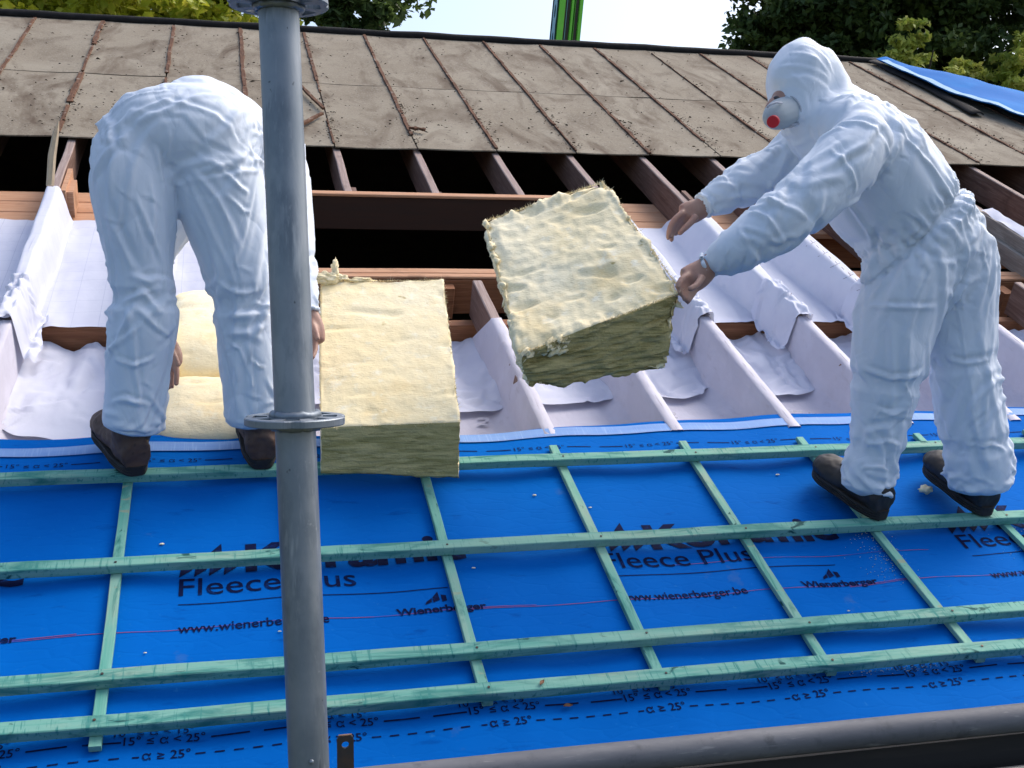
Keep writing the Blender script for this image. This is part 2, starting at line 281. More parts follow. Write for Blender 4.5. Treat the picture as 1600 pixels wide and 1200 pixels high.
DATA = {'A': {'arm_l': [(-0.024, 3.882, 5.417, 0.08, 1.0), (-0.137, 3.857, 5.272, 0.07, 1.0), (-0.25, 3.791, 5.125, 0.065, 1.0), (-0.241, 3.716, 5.004, 0.06, 1.0),
                 (-0.212, 3.638, 4.886, 0.047, 1.0), (-0.201, 3.623, 4.859, 0.035, 1.0)],
       'arm_r': [(0.149, 3.719, 5.464, 0.085, 1.0), (0.176, 3.683, 5.345, 0.081, 1.0), (0.186, 3.608, 5.221, 0.075, 1.0), (0.196, 3.512, 5.081, 0.062, 1.0),
                 (0.213, 3.436, 4.965, 0.046, 1.0), (0.219, 3.423, 4.943, 0.034, 1.0)],
       'flap': [(-0.36, 3.391, 5.473, 0.012, 1.0), (-0.32, 3.381, 5.474, 0.025, 1.0), (-0.27, 3.39, 5.485, 0.039, 1.0)],
       'folds': [([[-0.3, 3.213, 4.986], [-0.262, 3.205, 4.993], [-0.225, 3.196, 5.0], [-0.184, 3.184, 4.979], [-0.143, 3.172, 4.959]], 0.016, 0.014),
                 ([[-0.272, 3.212, 5.054], [-0.236, 3.202, 5.046], [-0.199, 3.193, 5.037], [-0.181, 3.189, 5.046], [-0.162, 3.185, 5.054]], 0.016, 0.009),
                 ([[-0.044, 3.209, 4.951], [-0.006, 3.2, 4.949], [0.032, 3.19, 4.947], [0.07, 3.182, 4.96], [0.109, 3.173, 4.972]], 0.016, 0.014),
                 ([[-0.059, 3.22, 5.038], [-0.022, 3.209, 5.012], [0.016, 3.197, 4.986], [0.058, 3.187, 4.99], [0.101, 3.177, 4.994]], 0.014, 0.01),
                 ([[-0.306, 3.274, 5.463], [-0.292, 3.267, 5.422], [-0.278, 3.26, 5.381], [-0.312, 3.265, 5.338], [-0.346, 3.27, 5.295]], 0.02, 0.012),
                 ([[-0.193, 3.231, 5.405], [-0.185, 3.226, 5.375], [-0.178, 3.222, 5.345], [-0.158, 3.214, 5.302], [-0.138, 3.205, 5.26]], 0.014, 0.01),
                 ([[-0.095, 3.233, 5.348], [-0.062, 3.222, 5.305], [-0.03, 3.21, 5.262], [0.003, 3.197, 5.193], [0.035, 3.183, 5.124]], 0.016, 0.009),
                 ([[-0.112, 3.236, 5.331], [-0.088, 3.225, 5.271], [-0.064, 3.214, 5.21], [-0.04, 3.202, 5.133], [-0.017, 3.19, 5.055]], 0.014, 0.008),
                 ([[-0.044, 3.222, 5.366], [-0.007, 3.21, 5.331], [0.03, 3.198, 5.297], [0.063, 3.189, 5.288], [0.097, 3.18, 5.279]], 0.014, 0.01),
                 ([[-0.021, 3.209, 5.279], [0.017, 3.198, 5.254], [0.054, 3.187, 5.228], [0.079, 3.18, 5.228], [0.104, 3.174, 5.228]], 0.012, 0.008),
                 ([[-0.27, 3.229, 5.276], [-0.279, 3.227, 5.225], [-0.288, 3.225, 5.174], [-0.272, 3.217, 5.122], [-0.257, 3.209, 5.071]], 0.016, 0.008),
                 ([[-0.211, 3.218, 5.327], [-0.199, 3.211, 5.267], [-0.188, 3.203, 5.208], [-0.193, 3.2, 5.148], [-0.198, 3.196, 5.088]], 0.014, 0.007),
                 ([[0.041, 3.249, 4.932], [0.046, 3.243, 4.879], [0.051, 3.238, 4.826], [0.055, 3.231, 4.755], [0.059, 3.225, 4.684]], 0.008, 0.006),
                 ([[-0.246, 3.237, 4.934], [-0.25, 3.232, 4.865], [-0.254, 3.228, 4.796], [-0.246, 3.221, 4.735], [-0.239, 3.215, 4.675]], 0.01, 0.007),
                 ([[-0.029, 3.262, 4.879], [-0.003, 3.254, 4.866], [0.022, 3.247, 4.853], [0.035, 3.241, 4.813], [0.047, 3.235, 4.773]], 0.01, 0.008),
                 ([[0.048, 3.239, 4.826], [0.065, 3.233, 4.813], [0.082, 3.228, 4.799], [0.099, 3.224, 4.799], [0.116, 3.22, 4.799]], 0.008, 0.008),
                 ([[-0.315, 3.246, 4.83], [-0.286, 3.238, 4.822], [-0.257, 3.23, 4.813], [-0.223, 3.222, 4.822], [-0.189, 3.215, 4.83]], 0.012, 0.009),
                 ([[-0.328, 3.26, 4.708], [-0.302, 3.254, 4.715], [-0.277, 3.248, 4.722], [-0.235, 3.237, 4.706], [-0.193, 3.225, 4.69]], 0.012, 0.01),
                 ([[-0.292, 3.258, 5.439], [-0.225, 3.244, 5.478], [-0.158, 3.231, 5.516], [-0.091, 3.214, 5.503], [-0.025, 3.196, 5.49], [0.024, 3.181, 5.456],
                   [0.074, 3.166, 5.422]],
                  0.014, 0.005),
                 ([[-0.32, 3.299, 5.487], [-0.277, 3.29, 5.5], [-0.235, 3.281, 5.513], [-0.189, 3.27, 5.526], [-0.142, 3.26, 5.538]], 0.012, 0.007),
                 ([[0.053, 3.336, 5.542], [0.074, 3.328, 5.506], [0.095, 3.32, 5.47], [0.099, 3.315, 5.416], [0.102, 3.31, 5.362]], 0.012, 0.01)],
       'hand_l': {'fingers': [[(-0.167, 3.569, 4.807, 0.013, 1.0), (-0.16, 3.544, 4.77, 0.012, 1.0), (-0.164, 3.531, 4.733, 0.01, 1.0)],
                              [(-0.178, 3.581, 4.795, 0.013, 1.0), (-0.176, 3.567, 4.753, 0.012, 1.0), (-0.178, 3.555, 4.723, 0.01, 1.0)],
                              [(-0.189, 3.594, 4.795, 0.013, 1.0), (-0.191, 3.581, 4.753, 0.012, 1.0), (-0.192, 3.568, 4.715, 0.01, 1.0)],
                              [(-0.201, 3.608, 4.806, 0.012, 1.0), (-0.207, 3.596, 4.767, 0.011, 1.0), (-0.207, 3.584, 4.737, 0.009, 1.0)],
                              [(-0.183, 3.565, 4.84, 0.013, 1.0), (-0.164, 3.538, 4.82, 0.012, 1.0), (-0.155, 3.523, 4.79, 0.01, 1.0)]],
                  'palm': [(-0.207, 3.647, 4.886, 0.027, 0.8), (-0.189, 3.608, 4.839, 0.037, 0.6), (-0.179, 3.583, 4.811, 0.041, 0.55), (-0.177, 3.57, 4.788, 0.033, 0.5)]},
       'hand_r': {'fingers': [[(0.236, 3.392, 4.876, 0.012, 1.0), (0.24, 3.368, 4.845, 0.011, 1.0), (0.226, 3.339, 4.818, 0.009, 1.0)],
                              [(0.228, 3.405, 4.871, 0.012, 1.0), (0.229, 3.38, 4.831, 0.011, 1.0), (0.22, 3.35, 4.807, 0.009, 1.0)],
                              [(0.218, 3.417, 4.871, 0.012, 1.0), (0.215, 3.393, 4.823, 0.011, 1.0), (0.209, 3.362, 4.802, 0.009, 1.0)],
                              [(0.207, 3.431, 4.878, 0.011, 1.0), (0.202, 3.408, 4.838, 0.01, 1.0), (0.198, 3.377, 4.817, 0.009, 1.0)],
                              [(0.228, 3.398, 4.921, 0.013, 1.0), (0.241, 3.372, 4.895, 0.012, 1.0), (0.244, 3.349, 4.87, 0.01, 1.0)]],
                  'palm': [(0.213, 3.436, 4.962, 0.029, 0.8), (0.224, 3.42, 4.928, 0.038, 0.6), (0.232, 3.405, 4.887, 0.042, 0.5), (0.233, 3.392, 4.861, 0.036, 0.5)]},
       'head': [(0.085, 3.974, 5.348, 0.052, 1.0), (0.093, 3.998, 5.286, 0.074, 1.0), (0.105, 4.02, 5.218, 0.075, 1.0), (0.113, 4.034, 5.158, 0.044, 1.0)],
       'hood': [(0.085, 3.984, 5.349, 0.095, 1.0), (0.1, 4.025, 5.255, 0.105, 1.0), (0.109, 4.036, 5.169, 0.075, 1.0)],
       'leg_l': [(-0.274, 3.333, 4.631, 0.09, 1.0), (-0.264, 3.325, 4.682, 0.084, 1.0), (-0.249, 3.312, 4.826, 0.089, 1.0), (-0.228, 3.297, 4.959, 0.099, 1.0),
                 (-0.239, 3.297, 5.056, 0.081, 1.0), (-0.25, 3.298, 5.169, 0.102, 1.0), (-0.256, 3.309, 5.283, 0.116, 1.0), (-0.243, 3.324, 5.38, 0.116, 1.0),
                 (-0.219, 3.344, 5.454, 0.106, 1.0)],
       'leg_r': [(0.06, 3.344, 4.635, 0.085, 1.0), (0.058, 3.339, 4.692, 0.085, 1.0), (0.046, 3.332, 4.821, 0.088, 1.0), (0.035, 3.324, 4.949, 0.084, 1.0),
                 (0.028, 3.323, 5.039, 0.098, 1.0), (0.009, 3.325, 5.138, 0.105, 1.0), (-0.014, 3.328, 5.236, 0.122, 1.0), (-0.029, 3.33, 5.343, 0.133, 1.0),
                 (-0.045, 3.331, 5.431, 0.125, 1.0)],
       'pelvis': [(-0.324, 3.378, 5.421, 0.043, 1.0), (-0.286, 3.37, 5.443, 0.089, 1.0), (-0.216, 3.343, 5.45, 0.131, 1.0), (-0.122, 3.33, 5.45, 0.139, 1.0),
                  (-0.036, 3.33, 5.445, 0.138, 1.0), (0.034, 3.353, 5.433, 0.109, 1.0), (0.074, 3.362, 5.412, 0.055, 1.0)],
       'shoulders': [(-0.023, 3.886, 5.463, 0.084, 1.0), (0.078, 3.799, 5.465, 0.107, 1.0), (0.165, 3.715, 5.464, 0.089, 1.0)],
       'torso': [(-0.124, 3.393, 5.451, 0.134, 1.3), (-0.074, 3.518, 5.482, 0.132, 1.3), (-0.011, 3.658, 5.49, 0.134, 1.3), (0.048, 3.796, 5.464, 0.135, 1.3),
                 (0.078, 3.888, 5.414, 0.105, 1.2)]},
 'B': {'arm_l': [(1.731, 2.864, 5.454, 0.074, 1.0), (1.654, 2.835, 5.378, 0.094, 1.0), (1.555, 2.811, 5.292, 0.09, 1.0), (1.461, 2.798, 5.221, 0.082, 1.0),
                 (1.392, 2.801, 5.173, 0.075, 1.0), (1.328, 2.818, 5.129, 0.068, 1.0), (1.28, 2.843, 5.097, 0.062, 1.0), (1.251, 2.86, 5.085, 0.045, 1.0),
                 (1.241, 2.867, 5.08, 0.029, 1.0)],
       'arm_r': [(1.722, 3.207, 5.456, 0.086, 1.0), (1.645, 3.221, 5.398, 0.074, 1.0), (1.555, 3.219, 5.353, 0.07, 1.0), (1.466, 3.207, 5.311, 0.066, 1.0),
                 (1.401, 3.2, 5.279, 0.05, 1.0), (1.374, 3.195, 5.267, 0.033, 1.0)],
       'brow': [(1.619, 3.062, 5.647, 0.085, 1.0), (1.572, 3.057, 5.637, 0.067, 1.0), (1.54, 3.054, 5.624, 0.042, 1.0), (1.528, 3.05, 5.608, 0.026, 1.0)],
       'cheek': [(1.609, 3.05, 5.594, 0.078, 1.0), (1.596, 3.038, 5.54, 0.057, 1.0), (1.586, 3.032, 5.495, 0.05, 1.0)],
       'clip': [[1.462, 2.961, 5.523], [1.471, 2.957, 5.531], [1.49, 2.959, 5.538], [1.511, 2.966, 5.538]],
       'cut': [[1.51, 3.001, 5.579], [-0.057, 0.009, -0.065]],
       'eye': [1.521, 3.022, 5.556],
       'face': [(1.567, 3.052, 5.563, 0.044, 1.0), (1.543, 3.042, 5.553, 0.035, 1.0), (1.527, 3.037, 5.545, 0.022, 1.0)],
       'folds': [([[1.5, 3.04, 5.652], [1.546, 3.028, 5.648], [1.591, 3.017, 5.645], [1.637, 3.004, 5.627], [1.682, 2.991, 5.608]], 0.012, 0.0033),
                 ([[1.523, 3.032, 5.619], [1.562, 3.022, 5.614], [1.601, 3.012, 5.608], [1.638, 3.002, 5.597], [1.675, 2.992, 5.586]], 0.012, 0.0033),
                 ([[1.586, 3.034, 5.716], [1.618, 3.025, 5.696], [1.65, 3.015, 5.676], [1.672, 3.008, 5.65], [1.695, 3.0, 5.625]], 0.01, 0.0028),
                 ([[1.542, 3.034, 5.703], [1.583, 3.022, 5.683], [1.623, 3.01, 5.663], [1.653, 3.001, 5.641], [1.683, 2.992, 5.619]], 0.01, 0.0028),
                 ([[1.552, 3.026, 5.637], [1.569, 3.02, 5.621], [1.586, 3.015, 5.605], [1.598, 3.01, 5.586], [1.611, 3.006, 5.568]], 0.01, 0.0028),
                 ([[1.553, 3.01, 5.566], [1.554, 3.007, 5.541], [1.555, 3.005, 5.516], [1.56, 3.002, 5.491], [1.565, 2.999, 5.467]], 0.012, 0.0039),
                 ([[1.588, 3.002, 5.585], [1.593, 2.999, 5.557], [1.598, 2.996, 5.53], [1.596, 2.994, 5.498], [1.593, 2.992, 5.467]], 0.012, 0.0033),
                 ([[1.715, 2.767, 5.482], [1.677, 2.772, 5.435], [1.639, 2.778, 5.388], [1.588, 2.787, 5.341], [1.537, 2.795, 5.294]], 0.02, 0.012),
                 ([[1.531, 2.861, 5.446], [1.582, 2.848, 5.446], [1.633, 2.836, 5.446], [1.674, 2.823, 5.42], [1.716, 2.811, 5.394], [1.737, 2.803, 5.364], [1.758, 2.796, 5.333]],
                  0.018, 0.01),
                 ([[1.547, 2.853, 5.403], [1.594, 2.842, 5.401], [1.64, 2.83, 5.399], [1.674, 2.82, 5.373], [1.707, 2.809, 5.347]], 0.016, 0.009),
                 ([[1.572, 2.792, 5.362], [1.58, 2.789, 5.341], [1.587, 2.785, 5.319], [1.594, 2.782, 5.305], [1.6, 2.78, 5.29]], 0.014, 0.01),
                 ([[1.648, 2.825, 5.359], [1.66, 2.82, 5.333], [1.672, 2.815, 5.307], [1.7, 2.809, 5.316], [1.729, 2.802, 5.325]], 0.014, 0.011),
                 ([[1.348, 2.789, 5.272], [1.376, 2.78, 5.247], [1.404, 2.771, 5.222], [1.441, 2.76, 5.205], [1.477, 2.75, 5.188]], 0.016, 0.01),
                 ([[1.322, 2.791, 5.222], [1.351, 2.783, 5.205], [1.379, 2.774, 5.188], [1.391, 2.77, 5.17], [1.403, 2.765, 5.151]], 0.014, 0.01),
                 ([[1.297, 2.795, 5.188], [1.317, 2.787, 5.15], [1.336, 2.779, 5.112], [1.344, 2.776, 5.101], [1.352, 2.773, 5.09]], 0.014, 0.009),
                 ([[1.861, 2.889, 5.524], [1.878, 2.882, 5.483], [1.895, 2.874, 5.443], [1.903, 2.87, 5.42], [1.911, 2.866, 5.398]], 0.016, 0.008),
                 ([[1.765, 2.911, 5.506], [1.807, 2.896, 5.452], [1.85, 2.882, 5.398], [1.924, 2.86, 5.353], [1.997, 2.838, 5.308]], 0.016, 0.009),
                 ([[1.775, 2.948, 4.97], [1.818, 2.938, 4.966], [1.861, 2.927, 4.963], [1.906, 2.916, 4.968], [1.951, 2.905, 4.974]], 0.014, 0.011),
                 ([[1.751, 2.94, 4.786], [1.795, 2.928, 4.779], [1.84, 2.917, 4.772], [1.889, 2.905, 4.779], [1.939, 2.893, 4.786]], 0.014, 0.013),
                 ([[2.014, 2.96, 4.815], [2.06, 2.948, 4.807], [2.105, 2.936, 4.8], [2.14, 2.928, 4.807], [2.175, 2.92, 4.815]], 0.014, 0.012),
                 ([[2.022, 2.929, 5.225], [2.038, 2.919, 5.151], [2.055, 2.909, 5.077], [2.026, 2.908, 4.985], [1.997, 2.908, 4.892]], 0.012, 0.008),
                 ([[1.772, 2.95, 4.985], [1.804, 2.944, 5.003], [1.835, 2.938, 5.022], [1.858, 2.935, 5.054], [1.881, 2.932, 5.086]], 0.016, 0.01),
                 ([[1.784, 2.922, 4.672], [1.815, 2.914, 4.665], [1.847, 2.906, 4.658], [1.869, 2.901, 4.665], [1.892, 2.896, 4.672]], 0.012, 0.01),
                 ([[1.766, 2.938, 4.559], [1.802, 2.93, 4.568], [1.838, 2.922, 4.578], [1.87, 2.914, 4.568], [1.901, 2.905, 4.559]], 0.012, 0.01),
                 ([[1.747, 2.938, 4.494], [1.778, 2.931, 4.501], [1.81, 2.923, 4.507], [1.841, 2.915, 4.498], [1.873, 2.907, 4.489]], 0.01, 0.01),
                 ([[2.095, 2.939, 4.549], [2.132, 2.931, 4.558], [2.169, 2.922, 4.567], [2.201, 2.913, 4.553], [2.233, 2.904, 4.539]], 0.012, 0.01),
                 ([[1.867, 2.909, 4.764], [1.879, 2.904, 4.737], [1.892, 2.899, 4.709], [1.91, 2.892, 4.681], [1.927, 2.886, 4.654]], 0.01, 0.008),
                 ([[1.813, 2.961, 5.242], [1.794, 2.961, 5.178], [1.775, 2.96, 5.114], [1.769, 2.958, 5.077], [1.764, 2.957, 5.04]], 0.016, 0.009)],
       'hand_l': {'fingers': [[(1.185, 2.842, 5.054, 0.013, 1.0), (1.156, 2.828, 5.044, 0.012, 1.0), (1.143, 2.819, 5.02, 0.01, 1.0)],
                              [(1.187, 2.846, 5.04, 0.013, 1.0), (1.159, 2.831, 5.025, 0.012, 1.0), (1.149, 2.816, 5.003, 0.01, 1.0)],
                              [(1.195, 2.848, 5.027, 0.013, 1.0), (1.174, 2.831, 5.006, 0.012, 1.0), (1.162, 2.812, 4.988, 0.01, 1.0)],
                              [(1.21, 2.849, 5.02, 0.012, 1.0), (1.191, 2.837, 4.998, 0.011, 1.0), (1.172, 2.819, 4.981, 0.009, 1.0)],
                              [(1.217, 2.824, 5.05, 0.014, 1.0), (1.188, 2.798, 5.023, 0.012, 1.0), (1.165, 2.793, 5.016, 0.01, 1.0)]],
                  'palm': [(1.257, 2.858, 5.085, 0.028, 0.8), (1.235, 2.857, 5.065, 0.036, 0.65), (1.209, 2.857, 5.048, 0.041, 0.55), (1.182, 2.852, 5.037, 0.038, 0.5)]},
       'hand_r': {'fingers': [[(1.311, 3.188, 5.246, 0.013, 1.0), (1.281, 3.184, 5.228, 0.013, 1.0), (1.261, 3.176, 5.196, 0.012, 1.0), (1.255, 3.17, 5.165, 0.009, 1.0)],
                              [(1.318, 3.196, 5.239, 0.013, 1.0), (1.29, 3.196, 5.216, 0.013, 1.0), (1.274, 3.192, 5.185, 0.011, 1.0), (1.272, 3.186, 5.16, 0.009, 1.0)],
                              [(1.325, 3.204, 5.232, 0.013, 1.0), (1.303, 3.208, 5.209, 0.012, 1.0), (1.289, 3.204, 5.18, 0.011, 1.0)],
                              [(1.337, 3.211, 5.225, 0.012, 1.0), (1.318, 3.214, 5.206, 0.011, 1.0), (1.304, 3.211, 5.183, 0.01, 1.0)],
                              [(1.343, 3.169, 5.234, 0.015, 1.0), (1.317, 3.158, 5.21, 0.013, 1.0), (1.29, 3.153, 5.189, 0.011, 1.0), (1.281, 3.149, 5.179, 0.009, 1.0)]],
                  'palm': [(1.39, 3.202, 5.271, 0.029, 0.8), (1.365, 3.202, 5.257, 0.034, 0.65), (1.337, 3.202, 5.246, 0.038, 0.55), (1.312, 3.203, 5.239, 0.032, 0.5)]},
       'head': [(1.635, 3.095, 5.72, 0.049, 1.1), (1.624, 3.089, 5.684, 0.082, 1.0), (1.614, 3.083, 5.636, 0.09, 0.85), (1.601, 3.072, 5.588, 0.082, 0.85),
                (1.59, 3.066, 5.541, 0.074, 0.8), (1.576, 3.06, 5.499, 0.052, 0.8), (1.572, 3.06, 5.484, 0.026, 0.8)],
       'hood': [(1.648, 3.099, 5.748, 0.023, 1.1), (1.635, 3.095, 5.717, 0.086, 1.05), (1.631, 3.086, 5.665, 0.112, 0.98), (1.626, 3.078, 5.608, 0.112, 0.95),
                (1.615, 3.071, 5.552, 0.089, 0.98), (1.606, 3.064, 5.504, 0.067, 1.0), (1.609, 3.061, 5.475, 0.045, 1.0)],
       'leg_l': [(1.83, 3.015, 4.416, 0.073, 1.0), (1.84, 3.016, 4.466, 0.092, 1.0), (1.854, 3.003, 4.538, 0.08, 1.0), (1.863, 2.998, 4.634, 0.087, 1.0),
                 (1.875, 2.989, 4.749, 0.106, 1.0), (1.884, 2.984, 4.853, 0.113, 1.0), (1.909, 2.988, 4.975, 0.128, 1.0), (1.955, 2.997, 5.098, 0.144, 1.0),
                 (1.99, 3.004, 5.164, 0.133, 1.0)],
       'leg_r': [(2.217, 3.002, 4.414, 0.09, 1.0), (2.215, 3.001, 4.468, 0.102, 1.0), (2.194, 2.998, 4.557, 0.101, 1.0), (2.163, 3.005, 4.675, 0.099, 1.0),
                 (2.146, 3.009, 4.801, 0.099, 1.0), (2.139, 3.02, 4.926, 0.108, 1.0), (2.124, 3.023, 5.042, 0.123, 1.0), (2.093, 3.028, 5.138, 0.135, 1.0)],
       'mask': [(1.558, 3.026, 5.526, 0.044, 1.0), (1.53, 3.011, 5.516, 0.045, 1.0), (1.501, 2.992, 5.504, 0.039, 1.0), (1.478, 2.981, 5.497, 0.025, 1.0),
                (1.469, 2.978, 5.494, 0.013, 1.0)],
       'nape': [(1.665, 3.088, 5.662, 0.083, 1.0), (1.705, 3.076, 5.643, 0.06, 1.0), (1.73, 3.068, 5.609, 0.051, 1.0), (1.721, 3.065, 5.555, 0.075, 1.0)],
       'neck': [(1.618, 3.064, 5.542, 0.056, 1.0), (1.682, 3.068, 5.526, 0.06, 1.0), (1.723, 3.065, 5.49, 0.075, 1.0)],
       'neckdrape': [(1.617, 3.062, 5.514, 0.063, 1.0), (1.638, 3.054, 5.477, 0.074, 1.0), (1.694, 3.049, 5.459, 0.093, 1.0)],
       'nose': [(1.524, 3.032, 5.562, 0.011, 1.0), (1.503, 3.02, 5.543, 0.015, 1.0), (1.495, 3.016, 5.529, 0.013, 1.0)],
       'opening': [1.48, 3.001, 5.494],
       'pelvis': [(1.872, 3.016, 5.079, 0.057, 1.0), (1.915, 3.018, 5.107, 0.114, 1.0), (1.986, 3.014, 5.146, 0.152, 1.0), (2.057, 3.009, 5.171, 0.153, 1.0),
                  (2.119, 3.005, 5.185, 0.119, 1.0), (2.172, 3.003, 5.191, 0.069, 1.0)],
       'shoulders': [(1.754, 2.87, 5.478, 0.06, 1.0), (1.729, 2.916, 5.461, 0.101, 1.0), (1.728, 3.073, 5.482, 0.117, 1.0), (1.722, 3.208, 5.462, 0.094, 1.0)],
       'straps': [[[1.554, 2.996, 5.528], [1.616, 3.017, 5.588]], [[1.553, 2.993, 5.483], [1.619, 3.019, 5.498]]],
       'torso': [(2.026, 3.011, 5.17, 0.168, 1.0), (1.974, 3.022, 5.218, 0.171, 1.0), (1.909, 3.033, 5.283, 0.182, 1.05), (1.844, 3.045, 5.361, 0.185, 1.15),
                 (1.779, 3.053, 5.444, 0.166, 1.3), (1.732, 3.064, 5.513, 0.124, 1.3), (1.694, 3.068, 5.564, 0.086, 1.0)],
       'valve': [1.476, 2.95, 5.483, -0.124, -0.18, -0.048]},
 'big': {'bot': [[0.243, 3.294, 4.485], [0.642, 3.251, 4.465], [0.7, 3.84, 4.938], [0.299, 3.883, 4.931]],
         'top': [[0.24, 3.285, 4.622], [0.642, 3.244, 4.631], [0.688, 3.745, 5.053], [0.287, 3.787, 5.046]]},
 'flying': {'bot': [[0.758, 2.893, 4.761], [1.152, 2.902, 4.795], [1.119, 3.349, 5.121], [0.81, 3.368, 5.042]],
            'top': [[0.72, 2.837, 4.85], [1.156, 2.815, 5.011], [1.073, 3.233, 5.335], [0.719, 3.249, 5.216]]}}
# ================================================================ the setting
g=mesh('ground',*grid(2,2,lambda a,b:Vector((-300+600*a,-300+600*b,0))),M['ground'],kind='structure')

RU=[-1.617,-1.18,-.775,-.306,.131,.568,1.005,1.447,1.88,2.32,2.76,3.19,3.63,4.07,4.506,4.94]
RIDGE=8.72
def hip(v): return 5.27+(RIDGE-v)*1.14

# ---------------------------------------------------------------- the house under the roof
house=thing('house','brick house under the opened roof, mostly hidden below the eaves','house',(0,6,0))
eave=W(0,1.62,-.22); rg=W(0,RIDGE,-.02)
x0,x1=-3.2,13.2; yf=eave.y+.35; yb=2*rg.y-yf
def wallbox(xa,xb,ya,yb_,za,zb): 
    V=[Vector((x,y,z)) for z in (za,zb) for y in (ya,yb_) for x in (xa,xb)]
    return V,[(0,2,3,1),(4,5,7,6),(0,1,5,4),(2,6,7,3),(0,4,6,2),(1,3,7,5)]
mesh('wall',*wallbox(x0,x1,yf,yf+.25,0,eave.z-.02),M['brick'],house)
mesh('wall',*wallbox(x0,x1,yb-.25,yb,0,eave.z-.02),M['brick'],house)
mesh('wall',*wallbox(x1-.25,x1,yf+.252,yb-.252,0,eave.z-.02),M['brick'],house)
gv=[Vector((x,y,z)) for x in (x0,x0+.25) for (y,z) in ((yf+.252,0),(yb-.252,0),(yb-.252,eave.z),(rg.y,rg.z-.05),(yf+.252,eave.z))]
mesh('gable_wall',gv,[(0,4,3,2,1),(5,6,7,8,9),(0,1,6,5),(1,2,7,6),(2,3,8,7),(3,4,9,8),(4,0,5,9)],M['brick'],house)
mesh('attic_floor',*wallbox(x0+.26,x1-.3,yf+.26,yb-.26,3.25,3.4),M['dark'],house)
# rear slope and hip slope close the attic
R0=W(x0,RIDGE,.0); R1=W(5.27,RIDGE,.0)
rb0=Vector((x0,2*rg.y-W(0,1.6,0).y,W(0,1.6,0).z)); cf=W(hip(1.6),1.6,0); cb=Vector((cf.x,rb0.y,cf.z))
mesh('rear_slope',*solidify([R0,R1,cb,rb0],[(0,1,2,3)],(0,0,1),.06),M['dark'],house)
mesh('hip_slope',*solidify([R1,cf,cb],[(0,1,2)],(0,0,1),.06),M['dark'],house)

# ---------------------------------------------------------------- rafters, purlins, planks
frame=thing('roof_frame','old brown timber roof frame of rafters and purlins laid open','roof frame',W(1,4.6,-.3))
for i,u in enumerate(RU):
    spans=[(1.62,RIDGE-.03)]
    if abs(u-.568)<.01 or abs(u-1.005)<.01 or abs(u-1.447)<.01: spans=[(1.62,4.285),(5.322,RIDGE-.03)]
    if abs(u-3.63)<.01: spans=[(1.62,4.285),(4.78,RIDGE-.03)]
    for (a,b) in spans:
        V,F=rbeam('v',a,b,u-.020,u+.020,-.172,-.007,ch=.004,jit=.002,seed=i*3.1)
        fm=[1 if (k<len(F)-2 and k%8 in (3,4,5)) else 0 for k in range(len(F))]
        mesh('rafter',V,F,None,frame,mats=[M['rafter'],M['raftertop']],fm=fm)
mesh('purlin',*rbeam('u',-3.0,5.6,4.66,4.76,-.345,-.174,jit=.003,seed=4),M['purlin'],frame)
mesh('purlin',*rbeam('u',-3.0,5.6,4.19,4.245,-.275,-.171,jit=.003,seed=5),M['purlin'],frame)
for k,(a,b) in enumerate(((5.30,5.425),(5.430,5.565),(5.570,5.70))):
    mesh('plank',*rbeam('u',-3.0,.05,a,b,-.205,-.172+.001*k,jit=.002,seed=8+k),M['plank'],frame)
    mesh('plank',*rbeam('u',1.93,5.6,a,b,-.205,-.172+.001*k,jit=.002,seed=18+k),M['plank'],frame)
mesh('purlin',*rbeam('u',-3.0,.05,5.40,5.50,-.42,-.207,seed=9),M['purlin'],frame)
mesh('purlin',*rbeam('u',1.93,5.6,5.40,5.50,-.42,-.207,seed=10),M['purlin'],frame)
# trimmers of the large opening
mesh('trimmer',*rbeam('u',.153,1.858,5.280,5.318,-.18,-.012,jit=.002,seed=11),M['shadetrim'],frame)
mesh('trimmer_edge',*rbeam('u',.155,1.856,5.272,5.316,-.009,.006,jit=.0015,seed=12),M['plank'],frame)
for k,(a,b) in enumerate(((4.662,4.70),(4.706,4.757))):
    mesh('lath',*rbeam('u',.16,1.84,a,b,-.171,-.158,seed=13+k),M['plank'],frame); mesh('lath',*rbeam('u',2.81,5.5,a,b,-.171,-.158,seed=15+k),M['plank'],frame)
# short studs and cleats nailed beside the rafters
for (u0,u1,v0,v1,w0,w1,m) in ((.93,.982,4.60,4.655,-.34,-.19,'purlin'),(.60,.66,4.60,4.655,-.34,-.19,'purlin'),(3.72,3.775,4.60,4.655,-.33,-.22,'purlin'),(3.80,3.86,4.55,4.655,-.33,-.19,'purlin'),(3.52,3.58,4.60,4.655,-.33,-.20,'purlin'),
      (-.752,-.70,5.33,5.50,-.16,-.035,'plank'),(-.752,-.73,5.31,5.62,-.165,-.02,'plank'),(.592,.618,5.33,5.47,-.168,-.03,'rafter'),(1.028,1.052,5.33,5.46,-.168,-.04,'rafter'),(1.468,1.49,5.33,5.45,-.168,-.045,'rafter'),(1.902,1.925,5.44,5.50,-.168,.004,'rafter'),(2.342,2.366,5.30,5.44,-.168,.004,'rafter')):
    mesh('cleat',*rbeam('w',w0,w1,u0,u1,v0,v1,seg=3,seed=u0*9),M[m],frame)
# the paler weathered planks to the right of the second worker
mesh('weathered_plank',*rbeam('v',4.3,5.30,4.020,4.046,-.130,.004,seed=31,jit=.003),M['greyplank'],frame,label='grey weathered plank nailed against a rafter')
mesh('weathered_plank',*rbeam('v',4.35,5.25,3.992,4.017,-.172,-.070,seed=33,jit=.003),M['greyplank'],frame,label='grey weathered plank nailed against a rafter')

